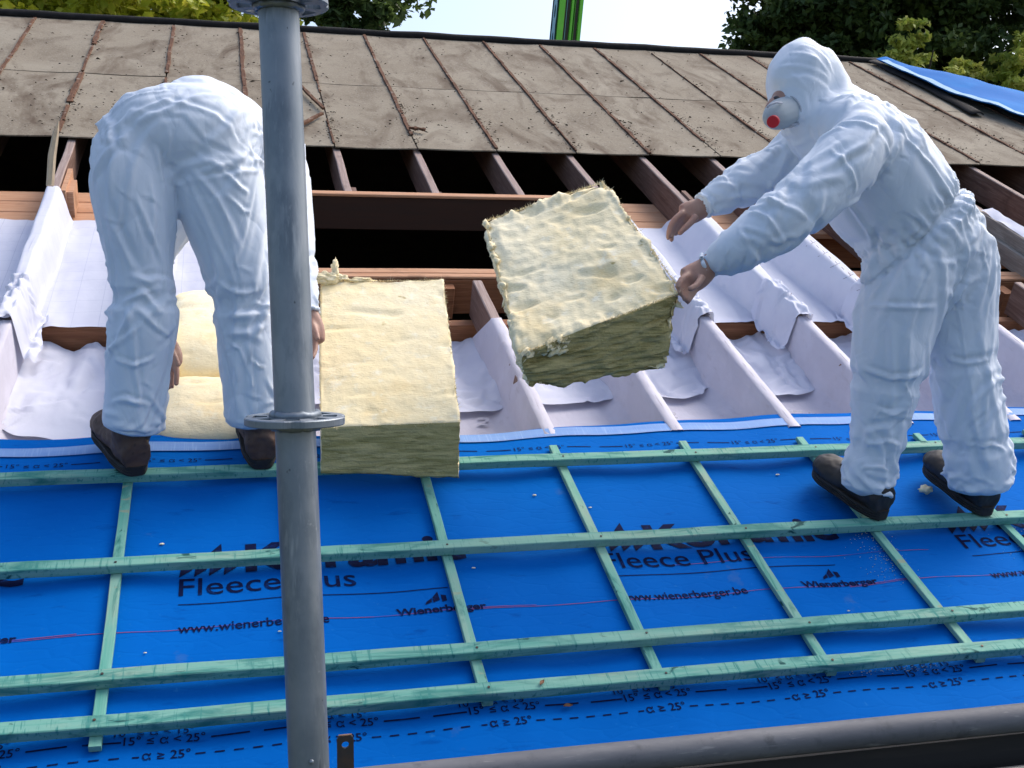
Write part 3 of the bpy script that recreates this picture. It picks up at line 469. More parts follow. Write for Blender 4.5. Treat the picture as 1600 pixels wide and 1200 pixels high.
# ---------------------------------------------------------------- old roof covering
old=thing('fibre_cement_roof','old grey fibre cement roof sheets with rotten brown laths below the ridge','roof covering',W(1.5,6.01,.016))
JU=[-3.15,-2.60,-2.16,-1.72,-1.29,-.845,-.36,.105,.556,1.005,1.452,1.915,2.36,2.80,3.25,3.69,4.11,4.545,5.02,5.50,5.98,6.46,6.94,7.4]
def vb(u): return 6.012-.022*math.sin((u+.9)*1.05)+.006*nz(u*2,3)
def vm(u): return 7.275+.012*nz(u*1.2,9)
def panel(ua,ub,vlo,vhi,k,lift):
    def fn(a,b):
        u=ua+.004+(ub-ua-.008)*a; va,vb_=vlo(u),vhi(u); v=va+(vb_-va)*b
        u=min(u,hip(v)-.02)
        w=.016+lift*(1-b)+.004*nz(u*2.1,v*1.7,k)+.0015*nz(u*9,v*9,k)-.004*(4*a*(1-a))
        return W(u,v,w)
    V,F=grid(5,8,fn); return solidify(V,F,NRM,.007)
for k,(ua,ub) in enumerate(zip(JU[:-1],JU[1:])):
    if ua<hip(7.3)-.3: mesh('roof_sheet',*panel(ua,ub,lambda u:vm(u)+.006,lambda u:RIDGE+.005,k,.0),M['sheet'],old)
    if ua<hip(6.1)-.3: mesh('roof_sheet',*panel(ua,ub,vb,lambda u:vm(u)-.006,k+40,.004*random.random()),M['sheet'],old)
def oldlath(u0,v0,v1,du=0,wd=.030,k=0,w=.019,th=.009):
    n=max(3,int((v1-v0)/.03)); V=[];F=[]
    for i in range(n+1):
        t=i/n; v=v0+(v1-v0)*t; u=u0+du*t+.006*nz(v*2,k,1)
        wl=wd*.5*(.85+.4*nz(v*11,k,2))*.82; wr=wd*.5*(.85+.4*nz(v*11,k,4))*.82; h=th*(.8+.5*nz(v*9,k,6))
        V+= [W(u-wl,v,w),W(u-wl*.8,v,w+h),W(u+wr*.8,v,w+h*(1+.3*nz(v*20,k))),W(u+wr,v,w)]
    for i in range(n):
        for j in range(4): F.append((i*4+j,i*4+(j+1)%4,i*4+4+(j+1)%4,i*4+4+j))
    F.append((3,2,1,0)); F.append((n*4,n*4+1,n*4+2,n*4+3)); F=[tuple(reversed(f)) for f in F]
    return V,F
spec={5:[(6.05,6.55),(6.62,7.26,0,.045),(7.3,7.95,0,.02),(8.0,8.68,0,.04)],6:[(6.9,7.22,0,.02),(7.35,8.66,0,.03)],7:[(6.55,8.7,0,.034)],8:[(6.02,6.45,0,.016),(7.05,7.3,0,.016),(7.32,8.66,0,.03)],
      9:[(6.22,8.7,0,.03)],10:[(6.02,8.7,0,.026)],11:[(6.02,6.5,.0,.012),(6.52,8.7,0,.028)],12:[(6.02,8.68,0,.03)],13:[(6.3,8.68,0,.026)],14:[(6.05,7.2,0,.024),(7.22,8.6,0,.006)],15:[(6.04,8.68,0,.024)]}
for k,u in enumerate(JU[1:],1):
    for sp in spec.get(k,[(6.05,8.68)]):
        v0,v1=sp[:2]; du=sp[2] if len(sp)>2 else 0; wd=(sp[3] if len(sp)>3 else .028)*1.15
        v1=min(v1,RIDGE-(u-5.22)/1.14 if u>5.2 else 9)
        if v1-v0>.1: mesh('old_lath',*oldlath(u,v0,v1,du,wd,k*1.7+v0),M['lathold'],old)
# laths that have come loose and lie across the sheets
for (a,b,k) in (((.43,7.16),(.545,6.62),1),((.30,6.12),(.53,6.52),2),((1.00,6.30),(1.09,6.27),4)):
    n=8;V=[];F=[]
    d=Vector((b[0]-a[0],b[1]-a[1])); p=Vector((-d.y,d.x)).normalized()
    for i in range(n+1):
        t=i/n; c=(a[0]+d.x*t,a[1]+d.y*t); h=.012*(.8+.5*nz(t*6,k))
        for s_,w_ in ((-1,.032),(-1,.046),(1,.046),(1,.032)): V.append(W(c[0]+p.x*s_*h,c[1]+p.y*s_*h,w_+.006*nz(t*4,k,s_)))
    for i in range(n):
        for j in range(4): F.append((i*4+j,i*4+(j+1)%4,i*4+4+(j+1)%4,i*4+4+j))
    F+=[(3,2,1,0),(n*4,n*4+1,n*4+2,n*4+3)]
    mesh('old_lath',V,F,M['lathold'],old,label='loose lath fallen across the sheets')
# moss and dirt crumbs along the laths
V=[];F=[]
for _ in range(2600):
    if random.random()<.72: u=random.choice(JU[3:20])+random.gauss(0,.035)+.015
    else: u=random.uniform(-1.6,5.5)
    v=random.uniform(6.05,8.65) if random.random()<.5 else random.uniform(6.03,6.9)
    if u>hip(v)-.1: continue
    s_=random.uniform(.002,.0075)*(1.6 if random.random()<.1 else 1); c=W(u,v,.022+.004*random.random())
    o=len(V); ax=[Vector((random.uniform(-1,1)*1.9,random.uniform(-1,1),random.uniform(-.5,.5)))*s_*random.uniform(.5,1.2) for _ in range(3)]
    V+=[c+ax[0],c+ax[1],c+ax[2],c-ax[0]-ax[1]*.3,c+NRM*s_*.8]
    F+=[(o,o+1,o+4),(o+1,o+2,o+4),(o+2,o+3,o+4),(o+3,o,o+4)]
mesh('dirt_crumbs',V,F,M['crumb'],old,kind='stuff')
# black felt along the ridge
def feltline(u): return .004*nz(u*1.3,2)
pts=[W(-3.1+ (5.36+3.1)*i/60,RIDGE+.030+.006*nz(i*.21,5),.024+feltline(i*.3)) for i in range(61)]
mesh('ridge_felt_and_shadow_gap',*tube(pts,[.031+.007*nz(i*.35,8) for i in range(61)],10),M['felt'],old,smooth=True)
def flap_r(a,b):   # black strip standing in for the shadow gap beside the tarpaulin
    v=8.70-1.55*a; u=5.20+.14*a-.14*a*a+ b*.10
    return W(u,v,.032+.02*math.sin(b*3)+.008*nz(v*4,b*2))
mesh('ridge_felt_and_shadow_gap',*solidify(*grid(24,5,flap_r),NRM,.006),M['felt'],old,smooth=True)

# ---------------------------------------------------------------- tarpaulin over the hip
def tarp_pt(a,b):
    v=8.62-3.6*a
    lo=lerp([(0,5.22),(.13,5.24),(.30,5.28),(.46,5.44),(.60,5.75),(1,6.7)],a)
    hi=hip(v)+.03
    u=lo+(hi-lo)*min(b/.85,1)
    w=.075+.035*math.sin(b*5+a*4)*(.3+b)+.03*nz(u*2.2,v*1.6,4)+.012*nz(u*6,v*5,4)
    P=W(u,v,w)
    if b>.85: t=(b-.85)/.15; P+=Vector((.55,.15,-.38))*t
    return P
tp=thing('tarpaulin','bright blue tarpaulin with a pale hem draped over the right end of the roof','tarpaulin',W(5.8,7.6,.06))
mesh('sheet',*solidify(*grid(46,24,tarp_pt),NRM,.003),M['tarp'],tp,smooth=True)
def hem_pt(a,b):
    P=tarp_pt(.02+.98*a,0); Q=tarp_pt(.02+.98*a,.02)
    d=(Q-P).normalized(); return P+d*(.062*b)+NRM*.006
mesh('hem',*grid(46,3,hem_pt),M['tarpedge'],tp,smooth=True)

# ---------------------------------------------------------------- blue underlay membrane
def vtop(u): return lerp([(-1.7,3.11),(-.67,3.112),(-.236,3.097),(.73,3.058),(1.335,3.10),(1.8,3.126),(2.85,3.135),(4.3,3.14)],u)
def fmem(u,v):
    k=min(RU,key=lambda r:abs(r-u)); d=abs(u-k)
    sag=-.006*sstep(.02,.21,d)
    return sag+.0025*nz(u*2.3,v*2.1,1)*sstep(.01,.08,d)+.0012*nz(u*8,v*7,2)-.001+ .010*sstep(2.97,3.1,v)*nz(u*2.2,5,5)
und=thing('underlay_membrane','printed blue roofing underlay stretched under the green battens','roofing membrane',W(1,1.6,0))
def mem_pt(a,b):
    u=-1.75+6.2*a; v=1.40+(vtop(u)-1.40)*b
    return W(u,v,fmem(u,v)-(0 if v>1.6 else (1.6-v)**2*2))
mesh('film',*grid(500,150,mem_pt),M['blue'],und,smooth=True)
def tape_pt(a,b):
    u=-1.75+6.2*a; v=lerp([(-1.75,3.006),(.7,3.009),(1.33,3.033),(2.85,3.072),(4.4,3.08)],u)+.047*b
    return W(u,v,fmem(u,v)+.004+.002*nz(u*5,b*2,9))
mesh('adhesive_strip',*grid(200,4,tape_pt),M['tape'],und,smooth=True)

def text_part(s,u0,v0,wd,ht,m='print',parent=und,bold=0,fn=None,off=.0016,shear=0,flip=False,name='lettering',rot=0):
    cu=bpy.data.curves.new('t','FONT'); cu.body=s; cu.size=1; cu.offset=bold; cu.resolution_u=3; cu.shear=shear
    ob=bpy.data.objects.new('t',cu); COL.objects.link(ob)
    dg=bpy.context.evaluated_depsgraph_get(); me=bpy.data.meshes.new_from_object(ob.evaluated_get(dg))
    bpy.data.objects.remove(ob)
    co=np.array([v.co[:] for v in me.vertices]); 
    mn,mx=co.min(0),co.max(0)
    V=[]
    for c in co:
        x=(c[0]-mn[0])/(mx[0]-mn[0]); y=(c[1]-mn[1])/(mx[1]-mn[1])
        if flip: x=1-x
        du,dv=x*wd,y*ht
        cr,sr=math.cos(rot),math.sin(rot)
        u=u0+du*cr-dv*sr; v=v0+du*sr+dv*cr
        V.append(W(u,v,(fn or fmem)(u,v)+off))
    F=[tuple(p.vertices) for p in me.polygons]
    if flip: F=[tuple(reversed(f)) for f in F]
    return mesh(name,V,F,M[m],parent)
def line_part(segs,th,m='print',name='printed_line',wob=0,off=.0013):
    V=[];F=[]
    for (ua,va,ub,vb_) in segs:
        n=max(1,int(abs(ub-ua)/.03)); o=len(V)
        for i in range(n+1):
            t=i/n; u=ua+(ub-ua)*t; v=va+(vb_-va)*t+wob*nz(u*3,va*7)
            V+=[W(u,v-th/2,fmem(u,v)+off),W(u,v+th/2,fmem(u,v)+off)]
        for i in range(n): F.append((o+2*i,o+2*i+2,o+2*i+3,o+2*i+1))
    return mesh(name,V,F,M[m],und,kind='stuff' if len(segs)>1 else None)
def poly_part(polys,name='emblem'):
    V=[];F=[]
    for p in polys:
        o=len(V); V+=[W(u,v,fmem(u,v)+.0016) for u,v in p]; F.append(tuple(range(o,o+len(p))))
    return mesh(name,V,F,M['print'],und)
for k in range(-1,3):
    b=-.143+1.126*k
    # big emblem: a row of slanted teeth with one tall tooth, then the heavy name
    teeth=[]
    for i in range(4):
        x=b+.001+i*.037
        h=(.052,.075,.132,.10)[i]
        teeth.append([(x,2.408),(x+.032,2.437),(x+.034,2.437+h*.55),(x+.004,2.437+h*.18)])
    teeth.append([(b+.075,2.47),(b+.108,2.49),(b+.106,2.545),(b+.078,2.508)])
    poly_part(teeth)
    text_part('Koramic',b+.168,2.412,.585,.120,bold=.035)
    text_part('Fleece Plus',b+.002,2.334,.445,.068,bold=.004)
    text_part('www.wienerberger.be',b+.004,2.186,.362,.042,bold=.012)
    text_part('Wienerberger',b+.535,2.196,.232,.036,bold=.03)
    x=b+.612
    poly_part([[(x,2.238),(x+.018,2.246),(x+.020,2.262),(x+.004,2.249)],[(x+.022,2.244),(x+.040,2.252),(x+.038,2.285),(x+.022,2.264)],[(x+.045,2.244),(x+.058,2.248),(x+.058,2.268),(x+.045,2.272)]])
    line_part([(b+.002,2.302,b+.68,2.300)],.0032,wob=.006)
    line_part([(b-.45,2.207,b+.9,2.213)],.0024,'redline',wob=.012)
    if k>0: line_part([(b+.20,2.338,b+1.0,2.338)],.002,'redline',wob=.01)
for k in range(-4,9):
    b=.511+.375*k
    text_part('15° ≤ α < 25°',b,1.846,.168,.025,bold=.01); text_part('α ≥ 25°',b+.040,1.803,.098,.025,bold=.01)
    text_part('10° ≤ α < 15°',b-.020,1.872,.165,.022)
    line_part([(b+.180,1.857,b+.262,1.858),(b+.292,1.857,b+.370,1.857)],.0048,wob=.004)
    line_part([(b+.148+.040*i,1.812,b+.148+.040*i+.021,1.8125) for i in range(6)]+[(b+.020,1.812,b+.034,1.812)],.0042)
    text_part('15° ≤ α < 25°',b-.02,2.950,.165,.021); line_part([(b+.155,2.960,b+.235,2.960),(b+.265,2.960,b+.345,2.960)],.004)

# ---------------------------------------------------------------- green battens and counter battens
def knots(): pass
btag=[('uppermost green tile batten, under the boots of the left worker',2.855,.0),('green tile batten under the dark boots of the right worker',2.445,.004),
      ('green tile batten crossing just below the lower web address print',2.038,-.003),('lowest and palest green tile batten, next to the eaves',1.899,.002)]
for k,(lb,v,bw) in enumerate(btag):
    V,F=rbeam('u',-1.7,4.3,v-.038,v,.0195,.0455,ch=.002,seg=70,jit=.002,seed=50+k*7)
    mesh('tile_batten',V,F,M['batten_u'],loc=W(1.3,v-.02,.019),label=lb,cat='batten',group='green tile battens across the roof')
    tbat=bpy.data.objects['tile_batten' if k==0 else 'tile_batten.%03d'%k]
    for u in (-1.19,-.306,.129,.541,.975,1.416,1.838,2.281,2.718):
        c=W(u+.013+random.uniform(-.004,.004),v-.019+random.uniform(-.006,.006),.0462); d=[c+(W(.0034*math.cos(a),.0034*math.sin(a),0)-W(0,0,0)) for a in [math.pi*j/4 for j in range(8)]]
        nv=d+[p+NRM*.0012 for p in d]; mesh('nail',nv,[tuple(range(8,16))]+[(j,(j+1)%8,8+(j+1)%8,8+j) for j in range(8)],M['darksteel'],tbat)
CB=[(-1.19,'green counter batten left of the left worker, outside the lettering'),(-.306,'leftmost green counter batten in view, below the left boot of the left worker'),(.129,'green counter batten half hidden behind the scaffold pole'),(.541,'green counter batten running down from the big yellow insulation batt'),
    (.975,'green counter batten covering the first letter of the middle large lettering'),(1.416,'green counter batten between the middle large lettering and the small flame emblem'),(1.838,'green counter batten ending under the left boot of the right worker'),(2.281,'rightmost green counter batten in view, below the right boot of the right worker'),(2.718,'green counter batten beyond the right worker')]
for k,(u,lb) in enumerate(CB):
    lo=1.834 if k<2 else 1.865; hi=2.945 if u>.6 else 2.852
    V,F=rbeam('v',lo,hi,u,u+.026,.0035,.0185,ch=.0015,seg=20,jit=.0012,seed=90+k*5)
    mesh('counter_batten',V,F,M['batten_v'],loc=W(u+.013,lo,.003),label=lb,cat='batten',group='green counter battens up the slope')

# ---------------------------------------------------------------- white vapour membrane in the bays
vap=thing('vapour_membrane','white vapour membrane lining the open rafter bays','membrane',W(1,3.6,-.2))
def near(u,L): return min(abs(u-r) for r in L)
def up_lining(ua,ub,raft,vhi_r,seed,wide=.05):
    """lining of the upper bays: over the rafters, down their sides and across the floor"""
    def fn(a,b):
        u=ua+(ub-ua)*a; d=near(u,raft); r=min(raft,key=lambda q:abs(q-u))
        S=1-sstep(.022,.040+wide*sstep(.1,.6,b),d)
        vh=5.295-(5.295-vhi_r[r])*(1-sstep(.03,.10,d)); vl=4.170-.27*(1-sstep(.02,.055,d))
        v=vl+(vh-vl)*b
        w=-.158+.170*S**.75
        k=sstep(0,.3,b)
        w+=(.010*nz(u*5,v*3,seed)+.008*abs(nz(u*7+v*2,v*3,seed))+.003*nz(u*16,v*7,seed))*(1-.6*S)+.010*nz(u*22,v*6,seed)*sstep(.02,.10,d)*(1-sstep(.1,.18,d))*(.3+(1-k))
        w+=.014*(1-sstep(0,.12,b))*S*nz(u*40,v*14,seed)+.005*S*(1-b)
        u+= .006*nz(v*5,seed,3)*S
        return W(u,v,w)
    return fn
def crinkled(name,V,F,m,n,L,wd,a,seed):
    V=crinkle_grid(V,F,n,L,wd,a,seed); return mesh(name,V,F,m,vap,smooth=True)
def bay(fn,nu,nv,m,ua,ub): return crinkled('bay_lining',*grid(nu,nv,fn),m,16 if nu>10 else 2,(.06,.30),(.010,.022),(.002,.006),ua*7+3)
# printed grid on the lining of the left bays comes from the material
ml=M['lining'].copy(); ml.name='white vapour membrane with faint printed grid'; M['lininggrid']=ml
t_=ml.node_tree; b_=t_.nodes['Principled BSDF']
mp_=[n for n in t_.nodes if n.type=='MAPPING'][0]
src=b_.inputs['Base Color'].links[0].from_socket
sx=t_.nodes.new('ShaderNodeSeparateXYZ'); t_.links.new(mp_.outputs[0],sx.inputs[0])
acc=None
for o_,p_ in ((0,.10),(1,.10)):
    md=t_.nodes.new('ShaderNodeMath'); md.operation='PINGPONG'; t_.links.new(sx.outputs[o_],md.inputs[0]); md.inputs[1].default_value=p_/2
    lt=t_.nodes.new('ShaderNodeMath'); lt.operation='LESS_THAN'; t_.links.new(md.outputs[0],lt.inputs[0]); lt.inputs[1].default_value=.0012
    if acc is None: acc=lt.outputs[0]
    else:
        mx=t_.nodes.new('ShaderNodeMath'); mx.operation='MAXIMUM'; t_.links.new(acc,mx.inputs[0]); t_.links.new(lt.outputs[0],mx.inputs[1]); acc=mx.outputs[0]
ns=t_.nodes.new('ShaderNodeTexNoise'); ns.inputs['Scale'].default_value=14; t_.links.new(mp_.outputs[0],ns.inputs['Vector'])
ml_=t_.nodes.new('ShaderNodeMath'); ml_.operation='MULTIPLY'; t_.links.new(acc,ml_.inputs[0]); t_.links.new(ns.outputs[0],ml_.inputs[1])
xm=t_.nodes.new('ShaderNodeMix'); xm.data_type='RGBA'; t_.links.new(ml_.outputs[0],xm.inputs[0]); t_.links.new(src,xm.inputs[6]); xm.inputs[7].default_value=(.42,.46,.60,1)
t_.links.new(xm.outputs[2],b_.inputs['Base Color'])
LR=[-1.617,-1.18,-.775,-.306,.131]
vh={-1.617:5.25,-1.18:5.26,-.775:5.275,-.306:5.2,.131:5.2,1.88:5.21,2.32:5.06,2.76:4.90}
for a,b in zip(LR[:-1],LR[1:]): bay(up_lining(a,b,LR,vh,2.2,.03),48,34,M['lininggrid'],a,b)
RR=[1.88,2.32,2.76]
for a,b in ((1.845,1.88),(1.88,2.32),(2.32,2.76),(2.76,2.785)): bay(up_lining(a,b,RR,vh,6.1,.075),6 if b-a<.1 else 48,34,M['lining'],a,b)
mesh('bay_lining',*grid(4,20,lambda a,b:W(4.03+.065*a,4.72+.50*b,.008+.016*a+.012*nz(b*6,a*2,3))),M['lining'],vap,smooth=True)
# lower bays: taut over the rafters with loose flaps hanging from the purlin
def lowfloor(u,v): return -.162-.10*sstep(3.3,4.17,v)-.016*math.sin(max(0,min(1,(v-3.05)/1.0))*math.pi)+.006*nz(u*4,v*3,3)
def low_lining(ua,ub):
    def fn(a,b):
        # columns bunch up at the rafters
        t=a
        cols=[0,.020,.0235,.030,.040,.06,.09,.13,.17]
        half=(ub-ua)/2; n=len(cols)
        x=t*(2*n-1); i=int(round(x))
        u=ua+cols[i] if i<n else ub-cols[2*n-1-i]
        d=min(u-ua,ub-u)
        vt=3.90 if d<.025 else 4.172
        v=3.035+(vt-3.035)*b
        S=1-sstep(.0225,.031,d)
        fl=lowfloor(u,v)+.03*(1-sstep(.03,.09,d))
        w=fl+(.005-fl)*S
        if S<.5: u+=.004*nz(v*9,ua*5,2)*(1-sstep(.02,.07,d))
        w+=.003*nz(u*18,v*6,1)*(1-S)
        if S>.5: w+=.002*nz(v*20,ua,4)
        return W(u,v,w)
    return fn
for a,b in zip(RU[:-1],RU[1:]): crinkled('bay_lining',*grid(18,44,low_lining(a,b)),M['lininglow_shaded'],14,(.06,.24),(.014,.03),(.002,.006),a*5)
def flap(ua,ub,seed,vend,deep):
    ua+=.030; ub-=.028
    def fn(a,b):
        u=ua+(ub-ua)*a; e=4*a*(1-a)
        top=-.235+.022*nz(u*13,seed)+.012*nz(u*31,seed)+.02*(1-e)
        ve=vend+deep*(1-e)**1.5*.9+.05*nz(u*4,seed)+.02*nz(u*11,seed)+.06*nz(seed,3)*(a-.5)
        v=4.178+(ve-4.178)*b
        w=top*(1-b)**1.5+(lowfloor(u,v)+.016)*(1-(1-b)**1.5)
        w+=.05*math.sin(math.pi*b)*(.35+.9*nz(u*5,seed,b*1.5))+math.sin(math.pi*min(1,b*1.1))*(.030*abs(nz(u*9+b*3*nz(seed,1),b*2.5,seed))+.014*nz(u*19+b*2,b*5,seed))+.022*(1-e)**2*math.sin(math.pi*b)
        if b>.9: w+=.01*(b-.9)/.1
        return W(u,v-.006*(1-b),w)
    return fn
for k,(a,b) in enumerate(zip(RU[:-1],RU[1:])):
    if b<-1: continue
    vend={-.775:3.36,.568:3.45,1.005:3.50,1.447:3.56,1.88:3.56,2.32:3.58}.get(a,3.55)
    crinkled('loose_flap',*grid(56,50,flap(a,b,k*3.3+1,vend,.10)),M['lining'],22,(.08,.34),(.012,.03),(.004,.013),k*3+1)
# faint print on the lining floor, seen mirrored through it
lf=lambda u,v:lowfloor(u,v)
text_part('12',1.53,3.40,.085,.062,'greyprint',vap,.02,lf,.010,.2,False,'lettering',-.1)
text_part('12',2.86,3.40,.085,.062,'greyprint',vap,.02,lf,.010,.2,False,'lettering',-.1)
text_part('2',.84,3.38,.05,.066,'greyprint',vap,.02,lf,.010,.2,False,'lettering',-.1)
text_part('Vario KM Duplex',1.93,3.49,.40,.030,'greyprint',vap,.02,lf,.012,0,False,'lettering',-.42)
# dashed black grid print along the folded edges of the lining
def dash(pts,off=.004,th=.0035,n=None):
    V=[];F=[]
    for (a,b) in pts:
        A=Vector(a);B=Vector(b); d=(B-A).normalized(); s_=d.cross(NRM).normalized()*th/2; o=len(V)
        V+=[A-s_+NRM*off,B-s_+NRM*off,B+s_+NRM*off,A+s_+NRM*off]; F.append((o,o+1,o+2,o+3))
    mesh('printed_dashes',V,F,M['blackprint'],vap,kind='stuff')
uf=up_lining(1.88,2.785,RR,vh,6.1)
def onl(u,v,o=.006):
    d=near(u,RR); S=1-sstep(.022,.10,d); return W(u,v,-.158+.170*S**.75+o+.004)
D_=[]
for i in range(12):
    v=4.15+.065*i
    D_.append((onl(2.735,v),onl(2.738,v+.03)))
    if i%2==0: D_.append((onl(2.715,v+.02),onl(2.755,v+.012)))
for r in (1.88,2.32):
    for i in range(7):
        u=r-.020+.0055*i; D_.append((onl(u,4.06+.02*math.sin(i),.016),onl(u+.0035,4.062+.02*math.sin(i+.4),.016)))
dash(D_)

# a few staples and a splinter
mesh('wood_splinter',*tube([Vector((-.745,5.27,5.47)),Vector((-.735,5.285,5.60)),Vector((-.718,5.295,5.70)),Vector((-.706,5.30,5.75))],[.016,.017,.013,.002],6),M['splinter'],loc=(-.745,5.27,5.47),label='pale splinter of wood sticking up beside the left bare rafter',cat='splinter')

# crumpled tucks of lining where the upper sheet is folded over the rafters above the lower purlin
def tuck(ur,seed,wd,v0,v1,raft):
    def fn(a,b):
        u=ur+(a-.5)*wd*(1+.35*nz(b*3,seed)); v=v0+(v1-v0)*b+.03*nz(a*5,seed,2)
        d=abs(u-ur); S=1-sstep(.020,.050+.02*b,d)
        w=-.150+.178*S**.7
        w+=.018*abs(nz(u*26,v*9,seed))+.012*nz(u*48,v*20,seed+2)+.010*nz(v*26,seed,u*4)
        return W(u,v,w)
    return fn
for ur,sd_ in ((1.88,1.3),(2.32,4.4),(-.775,7.7),(2.76,9.1)):
    crinkled('lining_tuck',*grid(46,40,tuck(ur,sd_,.17,3.885,4.235,None)),M['lining'],22,(.05,.20),(.008,.018),(.005,.014),sd_)

# ================================================================ scaffold
def polar(c,r,an,z): return Vector((c.x+r*math.cos(an),c.y+r*math.sin(an),c.z+z))
A0=Vector((.0625,1.421,5.33)); A1=Vector((.0805,1.346,4.443)); dv=(A0-A1)/(A0.z-A1.z)
def onpole(z): return A1+dv*(z-A1.z)
pole=thing('scaffold_standard','galvanised scaffold standard with rosette discs standing in front of the left worker','scaffold pole',onpole(0))
zs=[0,.05]+[.05+ (6.9-.05)*i/90 for i in range(1,91)]
mesh('tube',*tube([onpole(z) for z in zs],.0242,40,True,lambda i,k:1+.012*nz(i*.9,k*.35,1)),M['steel'],pole,smooth=True)
def rosette(z):
    c=onpole(z); V=[];F=[]; T=.0095
    def ring_sector(r0,r1,a0,a1,n):
        o=len(V)
        for i in range(n+1):
            a=a0+(a1-a0)*i/n
            for (r,zz) in ((r0,-T/2),(r1,-T/2),(r1,T/2),(r0,T/2)): V.append(polar(c,r,a,zz))
        for i in range(n):
            for j in range(4):
                j2=(j+1)%4; F.append((o+i*4+j,o+i*4+4+j,o+i*4+4+j2,o+i*4+j2))
        F.append((o,o+1,o+2,o+3)); q=o+n*4; F.append((q+3,q+2,q+1,q))
    def outer(a): return .0605-.004*max(0,math.cos(a*4+.4))**8
    # outer rim with shallow notches, inner hub, eight spokes (wide and narrow holes between)
    o=len(V); n=96
    for i in range(n):
        a=2*math.pi*i/n
        for (r,zz) in ((.050,-T/2),(outer(a)-.0012,-T/2),(outer(a),-T/2+.0012),(outer(a),T/2-.0012),(outer(a)-.0012,T/2),(.050,T/2)): V.append(polar(c,r,a,zz))
    for i in range(n):
        i2=(i+1)%n
        for j in range(6):
            j2=(j+1)%6; F.append((o+i*6+j,o+i2*6+j,o+i2*6+j2,o+i*6+j2))
    o=len(V)
    for i in range(n):
        a=2*math.pi*i/n
        for (r,zz) in ((.0235,-T/2),(.033,-T/2),(.033,T/2),(.0235,T/2)): V.append(polar(c,r,a,zz))
    for i in range(n):
        i2=(i+1)%n
        for j in range(4):
            j2=(j+1)%4; F.append((o+i*4+j,o+i2*4+j,o+i2*4+j2,o+i*4+j2))
    for k in range(8):
        a=k*math.pi/4+.25; wd=.16
        ring_sector(.0328,.0503,a-wd,a+wd,4)
    d=mesh('rosette',V,F,M['steel'],pole)
    # weld bead above and below
    for s_ in (1,-1):
        pts=[polar(c,.0262+.0016*nz(i*.8,z,s_),2*math.pi*i/44,s_*(T/2+.0022)+.0012*nz(i*.7,z*3)) for i in range(45)]
        mesh('weld',*tube(pts,[.0050+.0016*nz(i*1.3,z*5,s_) for i in range(45)],8),M['steel'],d,smooth=True)
for z in (2.351,2.851,3.351,3.851,4.351,4.851,5.351,5.851,6.351): rosette(z)
# low locating nub on the pole near its joint
nb=onpole(4.452)+Vector((.002,-.0245,0))
mesh('locating_pin',*tube([nb,nb+Vector((0,-.003,0))],[.003,.0025],12),M['steel'],pole,smooth=True)

# ledger tube in front of the eaves
lt=thing('ledger_tube','dull galvanised scaffold tube running along the eaves at the bottom right','scaffold tube',(1.2,1.678,4.245))
mesh('tube',*tube([Vector((-1.2+5.2*i/70,1.678,4.262+.0035*nz(i*.07,2)+ .003*(i/70-.6))) for i in range(71)],.0242,32,True,lambda i,k:1+.015*nz(i*.5,k*.4,4)),M['tubesteel'],lt,smooth=True)
mesh('coupler',*tube([Vector((-.75,1.678,4.262)),Vector((-.69,1.678,4.262))],.032,20),M['steel'],lt,smooth=True)
tb=thing('toe_board','shade-black toe board in the shade under the scaffold tube','board',(1.2,1.70,3.95))
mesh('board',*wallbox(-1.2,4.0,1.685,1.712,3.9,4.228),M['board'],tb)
lr=thing('deck_edge_rail','dark rail with a worn pale edge under the scaffold tube in the bottom right corner','rail',(1.2,1.60,4.1))
def railpts(z): return [Vector((-1.2+5.2*i/60,1.625+.002*nz(i*.4,3),z+.001*nz(i*.3,1))) for i in range(61)]
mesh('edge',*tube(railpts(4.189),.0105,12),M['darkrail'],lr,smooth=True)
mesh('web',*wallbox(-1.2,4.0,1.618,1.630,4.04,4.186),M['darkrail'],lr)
mesh('joint',*tube([Vector((.985,1.622,4.189)),Vector((.989,1.622,4.189))],.0117,12),M['darksteel'],lr)
# steel tab with a hole
tab=[];tf=[]
cx,cy,cz=.1312,1.418,4.4295
w2,top=.0105,cz+.0115
n=24; outer=[]; inner=[]
for i in range(n):
    a=2*math.pi*i/n; inner.append((cx+.0048*math.cos(a),cz+.0046*math.sin(a)))
    x=math.cos(a);z=math.sin(a); m_=max(abs(x),abs(z)); q=(x/m_*w2,z/m_*.0115)
    if abs(q[0])>w2*.8 and q[1]>.0085: q=(q[0]*.88,q[1]*.9)
    outer.append((cx+q[0],cz+q[1]))
T=.005
for y in (cy,cy+T):
    tab+=[Vector((x,y,z)) for x,z in outer]+[Vector((x,y,z)) for x,z in inner]
N2=2*n
for i in range(n):
    j=(i+1)%n
    tf+=[(i,j,n+j,n+i),(N2+i,N2+n+i,N2+n+j,N2+j),(i,N2+i,N2+j,j),(n+i,n+j,N2+n+j,N2+n+i)]
v2,f2=wallbox(cx-w2,cx+w2,cy,cy+T,4.10,cz-.0116)
tt=thing('steel_tab','dark steel tab with a round hole standing up beside the scaffold pole','steel bar',(cx,cy,4.10))
mesh('plate',tab,tf,M['darksteel'],tt); mesh('shank',v2,f2,M['darksteel'],tt)
mesh('rusty_top',*wallbox(cx-w2*.8,cx+w2*.8,cy+.0005,cy+T-.0005,cz+.0117,cz+.0128),M['rust'],tt)

